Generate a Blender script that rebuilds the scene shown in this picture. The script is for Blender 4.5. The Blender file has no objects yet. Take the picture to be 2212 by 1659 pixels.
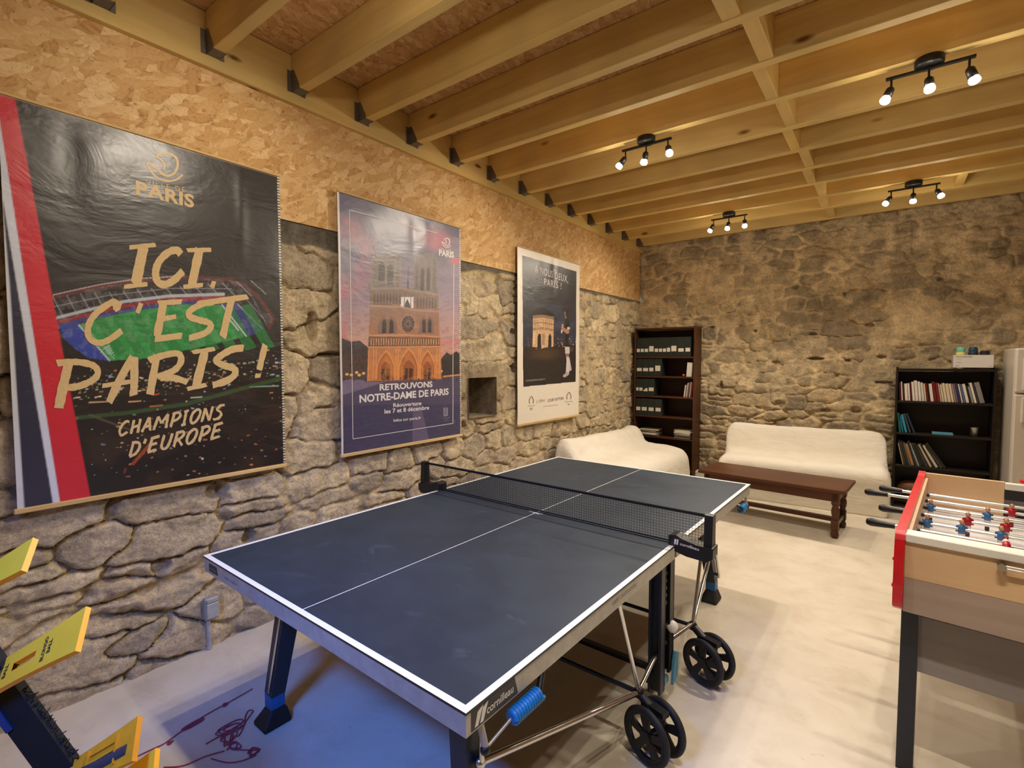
import bpy, math, random
import numpy as np
from mathutils import Vector, Matrix

S = bpy.context.scene
COL = S.collection
PI = math.pi

# ------------------------------------------------------------------ camera, world, daylight, exposure
XW, YB, ZJ, ZC = -1.458, 4.801, 3.192, 3.412          # left wall, back wall, joist undersides, ceiling boards
XR, YN = 4.2, -2.85                                   # right wall, near wall (behind the camera)

cam = bpy.data.cameras.new('camera')
cam.sensor_fit = 'HORIZONTAL'; cam.sensor_width = 36.0
cam.lens = 36.0 * 1078.64 / 2212
cam.clip_start = 0.02
co = bpy.data.objects.new('camera', cam); COL.objects.link(co)
r = Vector((0.79693, 0.60408, 0.0001)); u = Vector((-0.02964, 0.03895, 0.9988)); f = Vector((-0.60335, 0.79597, -0.04895))
m = Matrix((r, u, -f)).transposed().to_4x4(); m.translation = (1.50548, -2.21883, 1.58768)
co.matrix_world = m
S.camera = co

w = bpy.data.worlds.new('sky'); S.world = w; w.use_nodes = True
w.node_tree.nodes['Background'].inputs[0].default_value = (0.35, 0.55, 1.0, 1)
w.node_tree.nodes['Background'].inputs[1].default_value = 1.0

S.view_settings.view_transform = 'Standard'
S.view_settings.look = 'None'
S.view_settings.gamma = 1.0
S.view_settings.exposure = 0.0
S.view_settings.use_curve_mapping = False
S.cycles.use_denoising = True
S.cycles.max_bounces = 7
S.cycles.diffuse_bounces = 4
S.cycles.glossy_bounces = 3
S.cycles.use_adaptive_sampling = True
S.cycles.adaptive_threshold = 0.05
S.cycles.transmission_bounces = 4
S.cycles.caustics_reflective = False
S.cycles.caustics_refractive = False
S.cycles.sample_clamp_indirect = 6.0

LAMP_W = 48.0                     # watts of each spotlight bulb
LAMP_C = (1.0, 0.88, 0.72)
DAY_W = 28.0                      # daylight entering by the small high window in the near wall
DAY_C = (0.07, 0.24, 1.0)
day = bpy.data.lights.new('daylight', 'AREA'); day.shape = 'RECTANGLE'; day.size = 0.62; day.size_y = 0.36
day.energy = DAY_W; day.color = DAY_C; day.spread = math.radians(75)
do = bpy.data.objects.new('daylight', day); COL.objects.link(do)
do.location = (0.60, YN - 0.12, 2.44)
do.rotation_euler = Vector((-0.95, 1.75, -2.44)).to_track_quat('-Z', 'Y').to_euler()

# ------------------------------------------------------------------ helpers
rng = np.random.default_rng(7)
random.seed(7)

def srgb(r, g, b):
    o = []
    for c in (r, g, b):
        c /= 255.0
        o.append(c / 12.92 if c <= 0.04045 else ((c + 0.055) / 1.055) ** 2.4)
    return tuple(o)

class MB:
    """collects shapes; build() links them as ONE mesh object"""
    def __init__(s): s.v = []; s.f = []; s.mi = []; s.sm = []
    def add(s, vs, fs, mi=0, smooth=False):
        n = len(s.v); s.v += [tuple(x) for x in vs]
        for q in fs:
            s.f.append(tuple(i + n for i in q)); s.mi.append(mi); s.sm.append(smooth)
        return s
    def box(s, a, b, mi=0, bev=0.0):
        x0, y0, z0 = a; x1, y1, z1 = b
        if bev <= 0:
            v = [(x0,y0,z0),(x1,y0,z0),(x1,y1,z0),(x0,y1,z0),(x0,y0,z1),(x1,y0,z1),(x1,y1,z1),(x0,y1,z1)]
            f = [(0,3,2,1),(4,5,6,7),(0,1,5,4),(1,2,6,5),(2,3,7,6),(3,0,4,7)]
            return s.add(v, f, mi)
        e = bev; xs = (x0, x1); ys = (y0, y1); zs = (z0, z1); v = []; idx = {}
        for i in (0,1):
            for j in (0,1):
                for k in (0,1):
                    dx = e if i == 0 else -e; dy = e if j == 0 else -e; dz = e if k == 0 else -e
                    idx[i,j,k] = len(v)
                    v += [(xs[i], ys[j]+dy, zs[k]+dz), (xs[i]+dx, ys[j], zs[k]+dz), (xs[i]+dx, ys[j]+dy, zs[k])]
        I = lambda i,j,k,a: idx[i,j,k]+a
        f = []
        for i in (0,1): f.append([I(i,0,0,0),I(i,1,0,0),I(i,1,1,0),I(i,0,1,0)])
        for j in (0,1): f.append([I(0,j,0,1),I(1,j,0,1),I(1,j,1,1),I(0,j,1,1)])
        for k in (0,1): f.append([I(0,0,k,2),I(1,0,k,2),I(1,1,k,2),I(0,1,k,2)])
        for j in (0,1):
            for k in (0,1): f.append([I(0,j,k,1),I(1,j,k,1),I(1,j,k,2),I(0,j,k,2)])
        for i in (0,1):
            for k in (0,1): f.append([I(i,0,k,0),I(i,1,k,0),I(i,1,k,2),I(i,0,k,2)])
        for i in (0,1):
            for j in (0,1): f.append([I(i,j,0,0),I(i,j,1,0),I(i,j,1,1),I(i,j,0,1)])
        for i in (0,1):
            for j in (0,1):
                for k in (0,1): f.append([I(i,j,k,0),I(i,j,k,1),I(i,j,k,2)])
        cx, cy, cz = (x0+x1)/2, (y0+y1)/2, (z0+z1)/2
        out = []
        for q in f:
            a, b, c = (Vector(v[q[0]]), Vector(v[q[1]]), Vector(v[q[2]]))
            n = (b-a).cross(c-a)
            ctr = sum((Vector(v[t]) for t in q), Vector()) / len(q)
            if n.dot(ctr - Vector((cx,cy,cz))) < 0: q = q[::-1]
            out.append(tuple(q))
        return s.add(v, out, mi)
    def bar(s, p0, p1, wx, wy, mi=0, up=(0,0,1), w2=None):
        """rectangular bar from p0 to p1, width wx across, wy along 'up'; w2 = widths at p1"""
        p0 = Vector(p0); p1 = Vector(p1); d = (p1-p0).normalized(); u = Vector(up)
        if abs(d.dot(u)) > .98: u = Vector((0,1,0))
        a = d.cross(u).normalized(); b = a.cross(d).normalized()
        w2 = w2 or (wx, wy); v = []
        for p, (ww, hh) in ((p0,(wx,wy)),(p1,w2)):
            for i, j in ((-1,-1),(1,-1),(1,1),(-1,1)): v.append(p + a*(ww/2*i) + b*(hh/2*j))
        return s.add(v, [(3,2,1,0),(4,5,6,7),(0,1,5,4),(1,2,6,5),(2,3,7,6),(3,0,4,7)], mi)
    def cyl(s, p0, p1, r0, r1=None, n=16, mi=0, caps=True, smooth=True):
        return s.rings([(p0, r0), (p1, r0 if r1 is None else r1)], n, mi, caps, smooth)
    def rings(s, pr, n=16, mi=0, caps=True, smooth=True):
        pts = [Vector(p) for p, _ in pr]; k = len(pts); v = []; f = []
        prev = None
        for i in range(k):
            d = (pts[min(i+1,k-1)] - pts[max(i-1,0)])
            d = d.normalized() if d.length > 1e-9 else Vector((0,0,1))
            if prev is None:
                t = Vector((0,0,1)) if abs(d.z) < .9 else Vector((1,0,0))
                a = d.cross(t).normalized()
            else:
                a = prev - d * prev.dot(d); a = a.normalized() if a.length > 1e-6 else d.orthogonal().normalized()
            prev = a; b = d.cross(a)
            for j in range(n):
                an = 2*PI*j/n
                v.append(pts[i] + (a*math.cos(an) + b*math.sin(an)) * pr[i][1])
        for i in range(k-1):
            for j in range(n):
                f.append((i*n+j, i*n+(j+1)%n, (i+1)*n+(j+1)%n, (i+1)*n+j))
        s.add(v, f, mi, smooth)
        if caps:
            s.add(v[:n], [tuple(range(n))[::-1]], mi); s.add(v[-n:], [tuple(range(n))], mi)
        return s
    def tube(s, path, r, n=8, mi=0): return s.rings([(p, r) for p in path], n, mi)
    def lathe(s, prof, c=(0,0,0), n=20, mi=0, axis='z', smooth=True):
        """prof: list of (radius, height) along the axis"""
        cx, cy, cz = c; v = []; f = []
        for (rr, h) in prof:
            for j in range(n):
                a = 2*PI*j/n; p, q = rr*math.cos(a), rr*math.sin(a)
                v.append({'z':(cx+p,cy+q,cz+h),'x':(cx+h,cy+p,cz+q),'y':(cx+q,cy+h,cz+p)}[axis])
        for i in range(len(prof)-1):
            for j in range(n): f.append((i*n+j, i*n+(j+1)%n, (i+1)*n+(j+1)%n, (i+1)*n+j))
        s.add(v, f, mi, smooth)
        if prof[0][0] > 1e-5: s.add(v[:n], [tuple(range(n))[::-1]], mi)
        if prof[-1][0] > 1e-5: s.add(v[-n:], [tuple(range(n))], mi)
        return s
    def sphere(s, c, r, sc=(1,1,1), n=14, mi=0):
        k = n//2; v = []; f = []
        for i in range(k+1):
            t = PI*i/k
            for j in range(n):
                a = 2*PI*j/n
                v.append((c[0]+r*sc[0]*math.sin(t)*math.cos(a), c[1]+r*sc[1]*math.sin(t)*math.sin(a), c[2]-r*sc[2]*math.cos(t)))
        for i in range(k):
            for j in range(n): f.append((i*n+j, i*n+(j+1)%n, (i+1)*n+(j+1)%n, (i+1)*n+j))
        return s.add(v, f, mi, True)
    def torus(s, c, R, r, axis='x', n=32, k=10, mi=0, flat=1.0):
        v = []; f = []
        for i in range(n):
            A = 2*PI*i/n
            for j in range(k):
                B = 2*PI*j/k; q = R + r*math.cos(B); h = r*flat*math.sin(B)
                a, b = q*math.cos(A), q*math.sin(A)
                v.append({'x':(c[0]+h,c[1]+a,c[2]+b),'z':(c[0]+a,c[1]+b,c[2]+h),'y':(c[0]+b,c[1]+h,c[2]+a)}[axis])
        for i in range(n):
            for j in range(k): f.append((i*k+j, ((i+1)%n)*k+j, ((i+1)%n)*k+(j+1)%k, i*k+(j+1)%k))
        return s.add(v, f, mi, True)
    def prism(s, poly, a, b, axis='x', mi=0, smooth=False):
        """poly (list of 2D points) extruded from a to b along axis; x: (y,z)  y: (x,z)  z: (x,y)"""
        P = {'x': lambda p,t:(t,p[0],p[1]), 'y': lambda p,t:(p[0],t,p[1]), 'z': lambda p,t:(p[0],p[1],t)}[axis]
        n = len(poly); v = [P(p,a) for p in poly] + [P(p,b) for p in poly]
        ar = sum(poly[i][0]*poly[(i+1)%n][1]-poly[(i+1)%n][0]*poly[i][1] for i in range(n))
        pos = (ar > 0) ^ (axis == 'y') ^ (b < a)
        side = [(i,(i+1)%n,n+(i+1)%n,n+i) for i in range(n)]
        caps = [tuple(range(n))[::-1], tuple(range(n,2*n))]
        if not pos: side = [q[::-1] for q in side]; caps = [q[::-1] for q in caps]
        s.add(v, caps, mi); s.add(v, side, mi, smooth)
        return s
    def build(s, name, mats, parent=None, loc=None):
        me = bpy.data.meshes.new(name); me.from_pydata(s.v, [], s.f)
        if not isinstance(mats, (list, tuple)): mats = [mats]
        for mt in mats: me.materials.append(mt)
        me.polygons.foreach_set('material_index', s.mi)
        me.polygons.foreach_set('use_smooth', s.sm)
        me.update()
        o = bpy.data.objects.new(name, me); COL.objects.link(o)
        if loc is not None: o.location = loc
        if parent is not None: o.parent = parent
        return o

def bevel(o, wdt, seg=2, ang=40):
    b = o.modifiers.new('edge', 'BEVEL'); b.width = wdt; b.segments = seg; b.limit_method = 'ANGLE'; b.angle_limit = math.radians(ang)
    return o

def thing(name, label, cat, loc=(0,0,0), rz=0.0, group=None):
    o = bpy.data.objects.new(name, None); COL.objects.link(o); o.empty_display_size = .05
    o.location = loc; o.rotation_euler = (0, 0, rz)
    return tag(o, label, cat, group)
def tag(o, label, cat, group=None):
    o['label'] = label; o['category'] = cat
    if group: o['group'] = group
    return o
def struct(o):
    o['kind'] = 'structure'; return o

ORD = ['', 'first','second','third','fourth','fifth','sixth','seventh','eighth','ninth','tenth','eleventh','twelfth','thirteenth','fourteenth',
       'fifteenth','sixteenth','seventeenth','eighteenth','nineteenth','twentieth','twenty-first','twenty-second','twenty-third','twenty-fourth',
       'twenty-fifth','twenty-sixth','twenty-seventh','twenty-eighth','twenty-ninth','thirtieth','thirty-first','thirty-second']

# ---- value noise on arrays
def vnoise(x, y, seed=0):
    xi = np.floor(x).astype(np.int64); yi = np.floor(y).astype(np.int64)
    xf = x - xi; yf = y - yi
    xf = xf*xf*(3-2*xf); yf = yf*yf*(3-2*yf)
    def h(a, b):
        n = (a*374761393 + b*668265263 + seed*1442695041) & 0xffffffff
        n = ((n ^ (n >> 13)) * 1274126177) & 0xffffffff
        return ((n ^ (n >> 16)) & 0xffff) / 65535.0
    return (h(xi,yi)*(1-xf)+h(xi+1,yi)*xf)*(1-yf) + (h(xi,yi+1)*(1-xf)+h(xi+1,yi+1)*xf)*yf
def fbm(x, y, seed=0, oct=4):
    t = np.zeros_like(x, float); a = .5; k = 1.0
    for i in range(oct):
        t += a*vnoise(x*k, y*k, seed+i*17); a *= .5; k *= 2.03
    return t / (1 - .5**oct)
def sstep(a, b, x):
    t = np.clip((x-a)/(b-a), 0, 1); return t*t*(3-2*t)

def grid_mesh(name, P, C, mat, keep=None, smooth=True, parent=None, mats=None):
    """P (n,m,3) points, C (n,m,3) linear colours stored in the attribute 'Col' """
    n, mm = P.shape[:2]
    me = bpy.data.meshes.new(name)
    idx = np.arange(n*mm).reshape(n, mm)
    q = np.stack([idx[:-1,:-1], idx[:-1,1:], idx[1:,1:], idx[1:,:-1]], -1).reshape(-1,4)
    if keep is not None: q = q[keep.reshape(-1)]
    me.vertices.add(n*mm); me.vertices.foreach_set('co', P.reshape(-1).astype(np.float32))
    me.loops.add(len(q)*4); me.loops.foreach_set('vertex_index', q.reshape(-1).astype(np.int32))
    me.polygons.add(len(q)); me.polygons.foreach_set('loop_start', (np.arange(len(q))*4).astype(np.int32))
    me.polygons.foreach_set('use_smooth', np.full(len(q), smooth))
    me.update(calc_edges=True); me.validate()
    if C is not None:
        at = me.color_attributes.new('Col', 'FLOAT_COLOR', 'POINT')
        c4 = np.ones((n*mm,4), np.float32); c4[:,:3] = C.reshape(-1,3)
        at.data.foreach_set('color', c4.reshape(-1))
    for x in (mats or [mat]): me.materials.append(x)
    o = bpy.data.objects.new(name, me); COL.objects.link(o)
    if parent: o.parent = parent
    return o

# ------------------------------------------------------------------ materials
class NT:
    def __init__(s, name):
        s.m = bpy.data.materials.new(name); s.m.use_nodes = True; s.t = s.m.node_tree; s.n = s.t.nodes
        s.b = s.n['Principled BSDF']
    def new(s, typ, **kw):
        x = s.n.new(typ)
        for k, v in kw.items():
            if k in x.inputs.keys(): x.inputs[k].default_value = v
            else: setattr(x, k, v)
        return x
    def ln(s, a, b): s.t.links.new(a, b)
    def coord(s, scale=(1,1,1), kind='Object', rot=(0,0,0)):
        tc = s.new('ShaderNodeTexCoord'); mp = s.new('ShaderNodeMapping')
        mp.inputs['Scale'].default_value = scale; mp.inputs['Rotation'].default_value = rot
        s.ln(tc.outputs[kind], mp.inputs['Vector']); return mp.outputs[0]
    def noise(s, vec, scale, detail=4, rough=.55, dist=0):
        x = s.new('ShaderNodeTexNoise'); x.inputs['Scale'].default_value = scale; x.inputs['Detail'].default_value = detail
        x.inputs['Roughness'].default_value = rough; x.inputs['Distortion'].default_value = dist
        if vec is not None: s.ln(vec, x.inputs['Vector'])
        return x
    def ramp(s, fac, stops, interp='LINEAR'):
        x = s.new('ShaderNodeValToRGB'); cr = x.color_ramp; cr.interpolation = interp
        while len(cr.elements) < len(stops): cr.elements.new(.5)
        for e, (p, c) in zip(cr.elements, stops):
            e.position = p; e.color = (*c, 1) if len(c) == 3 else c
        s.ln(fac, x.inputs[0]); return x.outputs[0]
    def mix(s, a, b, fac, blend='MIX'):
        x = s.new('ShaderNodeMix'); x.data_type = 'RGBA'; x.blend_type = blend
        for sock, val in ((x.inputs[6], a), (x.inputs[7], b), (x.inputs[0], fac)):
            if hasattr(val, 'is_output'): s.ln(val, sock)
            elif isinstance(val, (int, float)): sock.default_value = val
            else: sock.default_value = (*val, 1)
        return x.outputs[2]
    def math(s, op, a, b=0.0):
        x = s.new('ShaderNodeMath'); x.operation = op
        for sock, val in ((x.inputs[0], a), (x.inputs[1], b)):
            if hasattr(val, 'is_output'): s.ln(val, sock)
            else: sock.default_value = val
        return x.outputs[0]
    def bump(s, h, strength=.3, dist=.01):
        x = s.new('ShaderNodeBump'); x.inputs['Strength'].default_value = strength; x.inputs['Distance'].default_value = dist
        s.ln(h, x.inputs['Height']); s.ln(x.outputs[0], s.b.inputs['Normal']); return x
    def set(s, color=None, rough=None, metal=None, spec=None, **kw):
        def put(k, v):
            if v is None: return
            if hasattr(v, 'is_output'): s.ln(v, s.b.inputs[k])
            elif isinstance(v, (tuple, list)): s.b.inputs[k].default_value = (*v, 1) if len(v) == 3 else v
            else: s.b.inputs[k].default_value = v
        put('Base Color', color); put('Roughness', rough); put('Metallic', metal); put('Specular IOR Level', spec)
        for k, v in kw.items(): put(k, v)
        return s.m

def plain(name, rgb, rough=.5, metal=0.0, spec=.5, var=.12, sc=25, bump=0.0, **kw):
    t = NT(name); c = srgb(*rgb)
    v = t.coord(); n = t.noise(v, sc, 3)
    col = t.ramp(n.outputs[0], [(.3, tuple(x*(1-var) for x in c)), (.7, tuple(min(1, x*(1+var)) for x in c))])
    if bump: t.bump(n.outputs[0], bump, .002)
    return t.set(col, rough, metal, spec, **kw)

def wood(name, c0, c1, knot=None, scale=1.0, axis=0, rough=.6, spec=.3, knots=.0):
    t = NT(name)
    sc = [14*scale]*3; sc[axis] = .9*scale
    v = t.coord(tuple(sc))
    n = t.noise(v, 1.0, 6, .6, .6)
    n2 = t.noise(t.coord((1.3,1.3,1.3)), 1.2, 2)
    col = t.ramp(n.outputs[0], [(.25, srgb(*c0)), (.75, srgb(*c1))])
    col = t.mix(col, t.ramp(n2.outputs[0], [(.3, (.8,.8,.8)), (.7, (1.08,1.06,1.0))]), 1.0, 'MULTIPLY')
    if knots:
        ks = [7.0]*3; ks[axis] = 2.6
        vo = t.new('ShaderNodeTexVoronoi'); vo.inputs['Scale'].default_value = knots
        o_ = t.new('ShaderNodeObjectInfo'); cx_ = t.new('ShaderNodeCombineXYZ'); sh_ = t.math('MULTIPLY', o_.outputs['Random'], 60.0)
        for q_ in range(3): t.ln(sh_, cx_.inputs[q_])
        ad_ = t.new('ShaderNodeVectorMath'); ad_.operation = 'ADD'; t.ln(t.coord(tuple(ks)), ad_.inputs[0]); t.ln(cx_.outputs[0], ad_.inputs[1]); t.ln(ad_.outputs[0], vo.inputs['Vector'])
        k = t.ramp(vo.outputs['Distance'], [(.04, (1,1,1)), (.10, (0,0,0))])
        col = t.mix(col, srgb(*(knot or (96,56,20))), k)
    oi = t.new('ShaderNodeObjectInfo')
    col = t.mix(col, t.ramp(oi.outputs['Random'], [(0, (.90,.88,.82)), (.5, (1,1,1)), (1, (1.0,.97,.84))]), 1.0, 'MULTIPLY')
    t.bump(n.outputs[0], .15, .003)
    return t.set(col, rough, 0, spec)

def osb(name):
    t = NT(name)
    tc = t.new('ShaderNodeTexCoord')
    jig = t.noise(tc.outputs['Object'], 14, 2)
    base = t.mix(tc.outputs['Object'], jig.outputs['Color'], .025, 'ADD')
    col = None; hgt = None
    for k, (sc, seed) in enumerate(((25.0, 0.0), (31.0, 3.7), (21.0, 8.1))):
        mp = t.new('ShaderNodeMapping'); mp.vector_type = 'TEXTURE'; mp.inputs['Location'].default_value = (seed, seed*1.7, seed*.6)
        mp.inputs['Rotation'].default_value = (.35+k*1.05, .2+.3*k, .6+1.05*k); mp.inputs['Scale'].default_value = (1, 2.6, .62)
        t.ln(base, mp.inputs['Vector'])
        vo = t.new('ShaderNodeTexVoronoi'); vo.inputs['Scale'].default_value = sc; t.ln(mp.outputs[0], vo.inputs['Vector'])
        sep = t.new('ShaderNodeSeparateColor'); t.ln(vo.outputs['Color'], sep.inputs[0])
        rot = t.new('ShaderNodeVectorRotate'); rot.rotation_type = 'EULER_XYZ'
        sca = t.new('ShaderNodeVectorMath'); sca.operation = 'SCALE'; sca.inputs['Scale'].default_value = 6.28
        t.ln(vo.outputs['Color'], sca.inputs[0]); t.ln(sca.outputs[0], rot.inputs['Rotation']); t.ln(tc.outputs['Object'], rot.inputs['Vector'])
        mp2 = t.new('ShaderNodeMapping'); mp2.inputs['Scale'].default_value = (10, 90, 60); t.ln(rot.outputs[0], mp2.inputs['Vector'])
        gr = t.noise(mp2.outputs[0], 1.0, 3)
        f1 = t.math('ADD', t.math('MULTIPLY', sep.outputs[0], .55), t.math('MULTIPLY', gr.outputs[0], .62))
        c = t.ramp(f1, [(.10, srgb(150,104,58)), (.36, srgb(204,160,104)), (.62, srgb(216,176,120)), (.95, srgb(236,206,156))])
        edge = t.ramp(vo.outputs['Distance'], [(.0, (1,1,1)), (.75, (.95,.93,.9)), (1.0, (.55,.45,.35))])
        c = t.mix(c, edge, .8, 'MULTIPLY')
        if col is None: col = c; hgt = sep.outputs[1]
        else:
            msk = t.ramp(sep.outputs[2], [(.48, (0,0,0)), (.52, (1,1,1))])
            col = t.mix(col, c, msk)
    spk = t.noise(t.coord((16, 16, 34)), 1.9, 5, .7, 1.4)
    col = t.mix(col, srgb(92,54,22), t.ramp(spk.outputs[0], [(.60, (0,0,0)), (.69, (.75,.75,.75))]))
    t.bump(t.math('ADD', hgt, spk.outputs[0]), .35, .004)
    return t.set(col, .62, 0, .25)

def stone_mat(name):
    t = NT(name)
    at = t.new('ShaderNodeAttribute', attribute_name='Col')
    n1 = t.noise(t.coord(), 9, 8, .65); n2 = t.noise(t.coord(), 60, 6, .7); n3 = t.noise(t.coord(), 2.2, 3)
    col = t.mix(at.outputs['Color'], t.ramp(n1.outputs[0], [(.28, (.52,.50,.47)), (.5, (1.0,1.0,1.0)), (.72, (1.4,1.38,1.34))]), .85, 'MULTIPLY')
    col = t.mix(col, t.ramp(n2.outputs[0], [(.3, (.58,.58,.57)), (.5, (1.03,1.03,1.03)), (.7, (1.35,1.35,1.34))]), .75, 'MULTIPLY')
    col = t.mix(col, t.ramp(n3.outputs[0], [(.35, (.82,.80,.80)), (.65, (1.12,1.08,1.0))]), .8, 'MULTIPLY')
    h = t.math('ADD', t.math('MULTIPLY', n1.outputs[0], 1.2), t.math('MULTIPLY', n2.outputs[0], .8))
    t.bump(h, .9, .018)
    return t.set(col, .92, 0, .15)

def concrete(name):
    t = NT(name)
    n1 = t.noise(t.coord((1,1,1)), 1.3, 6, .6, .4); n2 = t.noise(t.coord((1,1.3,1)), 4, 7, .65, .4); n3 = t.noise(t.coord(), 45, 4, .6)
    col = t.ramp(n1.outputs[0], [(.3, srgb(200,189,170)), (.5, srgb(214,204,185)), (.7, srgb(224,215,197))])
    col = t.mix(col, t.ramp(n2.outputs[0], [(.33, (.88,.85,.81)), (.5, (1,1,1)), (.7, (1.05,1.05,1.05))]), .8, 'MULTIPLY')
    sp = t.noise(t.coord((4,10,4)), 2.4, 5, .7, .8)
    col = t.mix(col, srgb(150,134,112), t.ramp(sp.outputs[0], [(.66, (0,0,0)), (.78, (.5,.5,.5))]))
    t.bump(t.math('ADD', n2.outputs[0], t.math('MULTIPLY', n3.outputs[0], .3)), .12, .004)
    return t.set(col, .75, 0, .25)

def printed(name, rough=.2, wr=.35, scl=1.0, spec=1.0):
    """glossy printed banner: picture colours from the sheet, creases in the sheet"""
    t = NT(name)
    at = t.new('ShaderNodeAttribute', attribute_name='Col')
    n = t.noise(t.coord((3*scl, 5.5*scl, 3*scl), rot=(0,0,.35)), 1.0, 4, .55, 1.2)
    n2 = t.noise(t.coord((14, 20, 14)), 1.0, 3, .5, .8)
    t.bump(t.math('ADD', n.outputs[0], t.math('MULTIPLY', n2.outputs[0], .12)), wr, .02)
    return t.set(at.outputs['Color'], rough, 0, spec)
def ink(name, rgb, rough=.3):
    return plain(name, rgb, rough, 0, .4, .06, 60)

M = dict(
    osb=osb('osb_board'), stone=stone_mat('rubble_stone'), concrete=concrete('screed_floor'),
    joist=wood('spruce_joist', (214,184,114), (236,212,150), (122,80,36), 1.0, 0, .55, .3, .62),
    ledger=wood('spruce_ledger', (216,184,112), (236,208,144), (110,70,26), 1.0, 1, .55, .3, .7),
    batten=wood('pale_batten', (206,172,120), (226,196,148), None, 2, 0),
    galv=plain('galvanised_steel', (112,105,98), .55, .25, .4),
    black=plain('black_plastic', (22,22,24), .4), blackm=plain('black_metal', (26,25,25), .42, .3),
    rubber=plain('black_rubber', (24,24,25), .65, bump=.2),
    navy=plain('navy_powder_coat', (27,35,48), .42), chrome=plain('chromed_steel', (214,214,210), .22, 1.0, .5, .04),
    silver=plain('silver_paint', (176,174,168), .35, .35), white=plain('white_paint', (232,230,222), .35, 0, .5, .03),
    blue=plain('blue_plastic', (20,120,186), .4), blueband=plain('blue_band', (24,96,160), .4),
    red=plain('red_lacquer', (206,22,36), .25), beech=wood('beech_panel', (230,192,152), (238,206,168), None, 1.6, 0, .45),
    beechd=wood('taupe_panel', (178,160,154), (190,172,166), None, 1.6, 0, .5), greyp=wood('grey_panel', (146,142,148), (160,156,162), None, 1.6, 0, .6),
    oak=wood('dark_oak', (70,38,22), (104,62,38), None, 1.2, 0, .4), oakz=wood('dark_oak_upright', (66,38,24), (98,62,42), None, 1.2, 2, .45),
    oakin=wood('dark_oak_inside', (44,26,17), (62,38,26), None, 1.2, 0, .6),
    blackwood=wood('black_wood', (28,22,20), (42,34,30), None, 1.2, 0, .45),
    cover=plain('archive_board', (34,42,38), .55), label=plain('paper_label', (226,222,212), .7, 0, .3, .03),
    paper=plain('paper', (214,208,198), .8, 0, .2, .06, 120),
    skin=plain('player_skin', (196,142,108), .5), pblue=plain('player_blue', (62,106,158), .4), pred=plain('player_red', (168,20,36), .4),
    pwhite=plain('player_white', (220,216,210), .4), pdark=plain('player_dark', (28,26,32), .4),
    grey=plain('grey_plastic', (150,150,152), .5), steelcup=plain('brushed_tin', (168,166,158), .35, .9),
)
def sheet_mat():
    t = NT('white_cotton_sheet')
    n = t.noise(t.coord((2.2, 2.2, 7)), 1.6, 5, .55, 1.0); n2 = t.noise(t.coord(), 260, 2)
    col = t.ramp(n.outputs[0], [(.3, srgb(238,231,216)), (.7, srgb(246,241,228))])
    t.bump(t.math('ADD', n.outputs[0], t.math('MULTIPLY', n2.outputs[0], .03)), .35, .03)
    return t.set(col, .85, 0, .2)
M['sheet'] = sheet_mat()
def bulb_mat():
    t = NT('lit_bulb')
    return t.set((1,1,1), .3, 0, .5, **{'Emission Color': (1.0, .86, .66, 1), 'Emission Strength': 120.0})
M['bulb'] = bulb_mat()
def glass_mat():
    t = NT('window_glass'); return t.set((1,1,1), .02, 0, .5, **{'Transmission Weight': 1.0, 'IOR': 1.45})
M['glass'] = glass_mat()
def top_mat():
    t = NT('blue_table_top')
    n = t.noise(t.coord((1.6,1.6,1.6)), 2.2, 6, .62, .6)
    sm = t.noise(t.coord((3,5,1)), 2.0, 5, .7, 1.2)
    col = t.ramp(n.outputs[0], [(.3, srgb(35,47,60)), (.7, srgb(46,58,71))])
    col = t.mix(col, srgb(92,104,118), t.ramp(sm.outputs[0], [(.60, (0,0,0)), (.80, (.45,.45,.45))]))
    return t.set(col, t.ramp(n.outputs[0], [(.3, (.42,.42,.42)), (.7, (.55,.55,.55))]), 0, .35)
M['top'] = top_mat()
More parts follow.
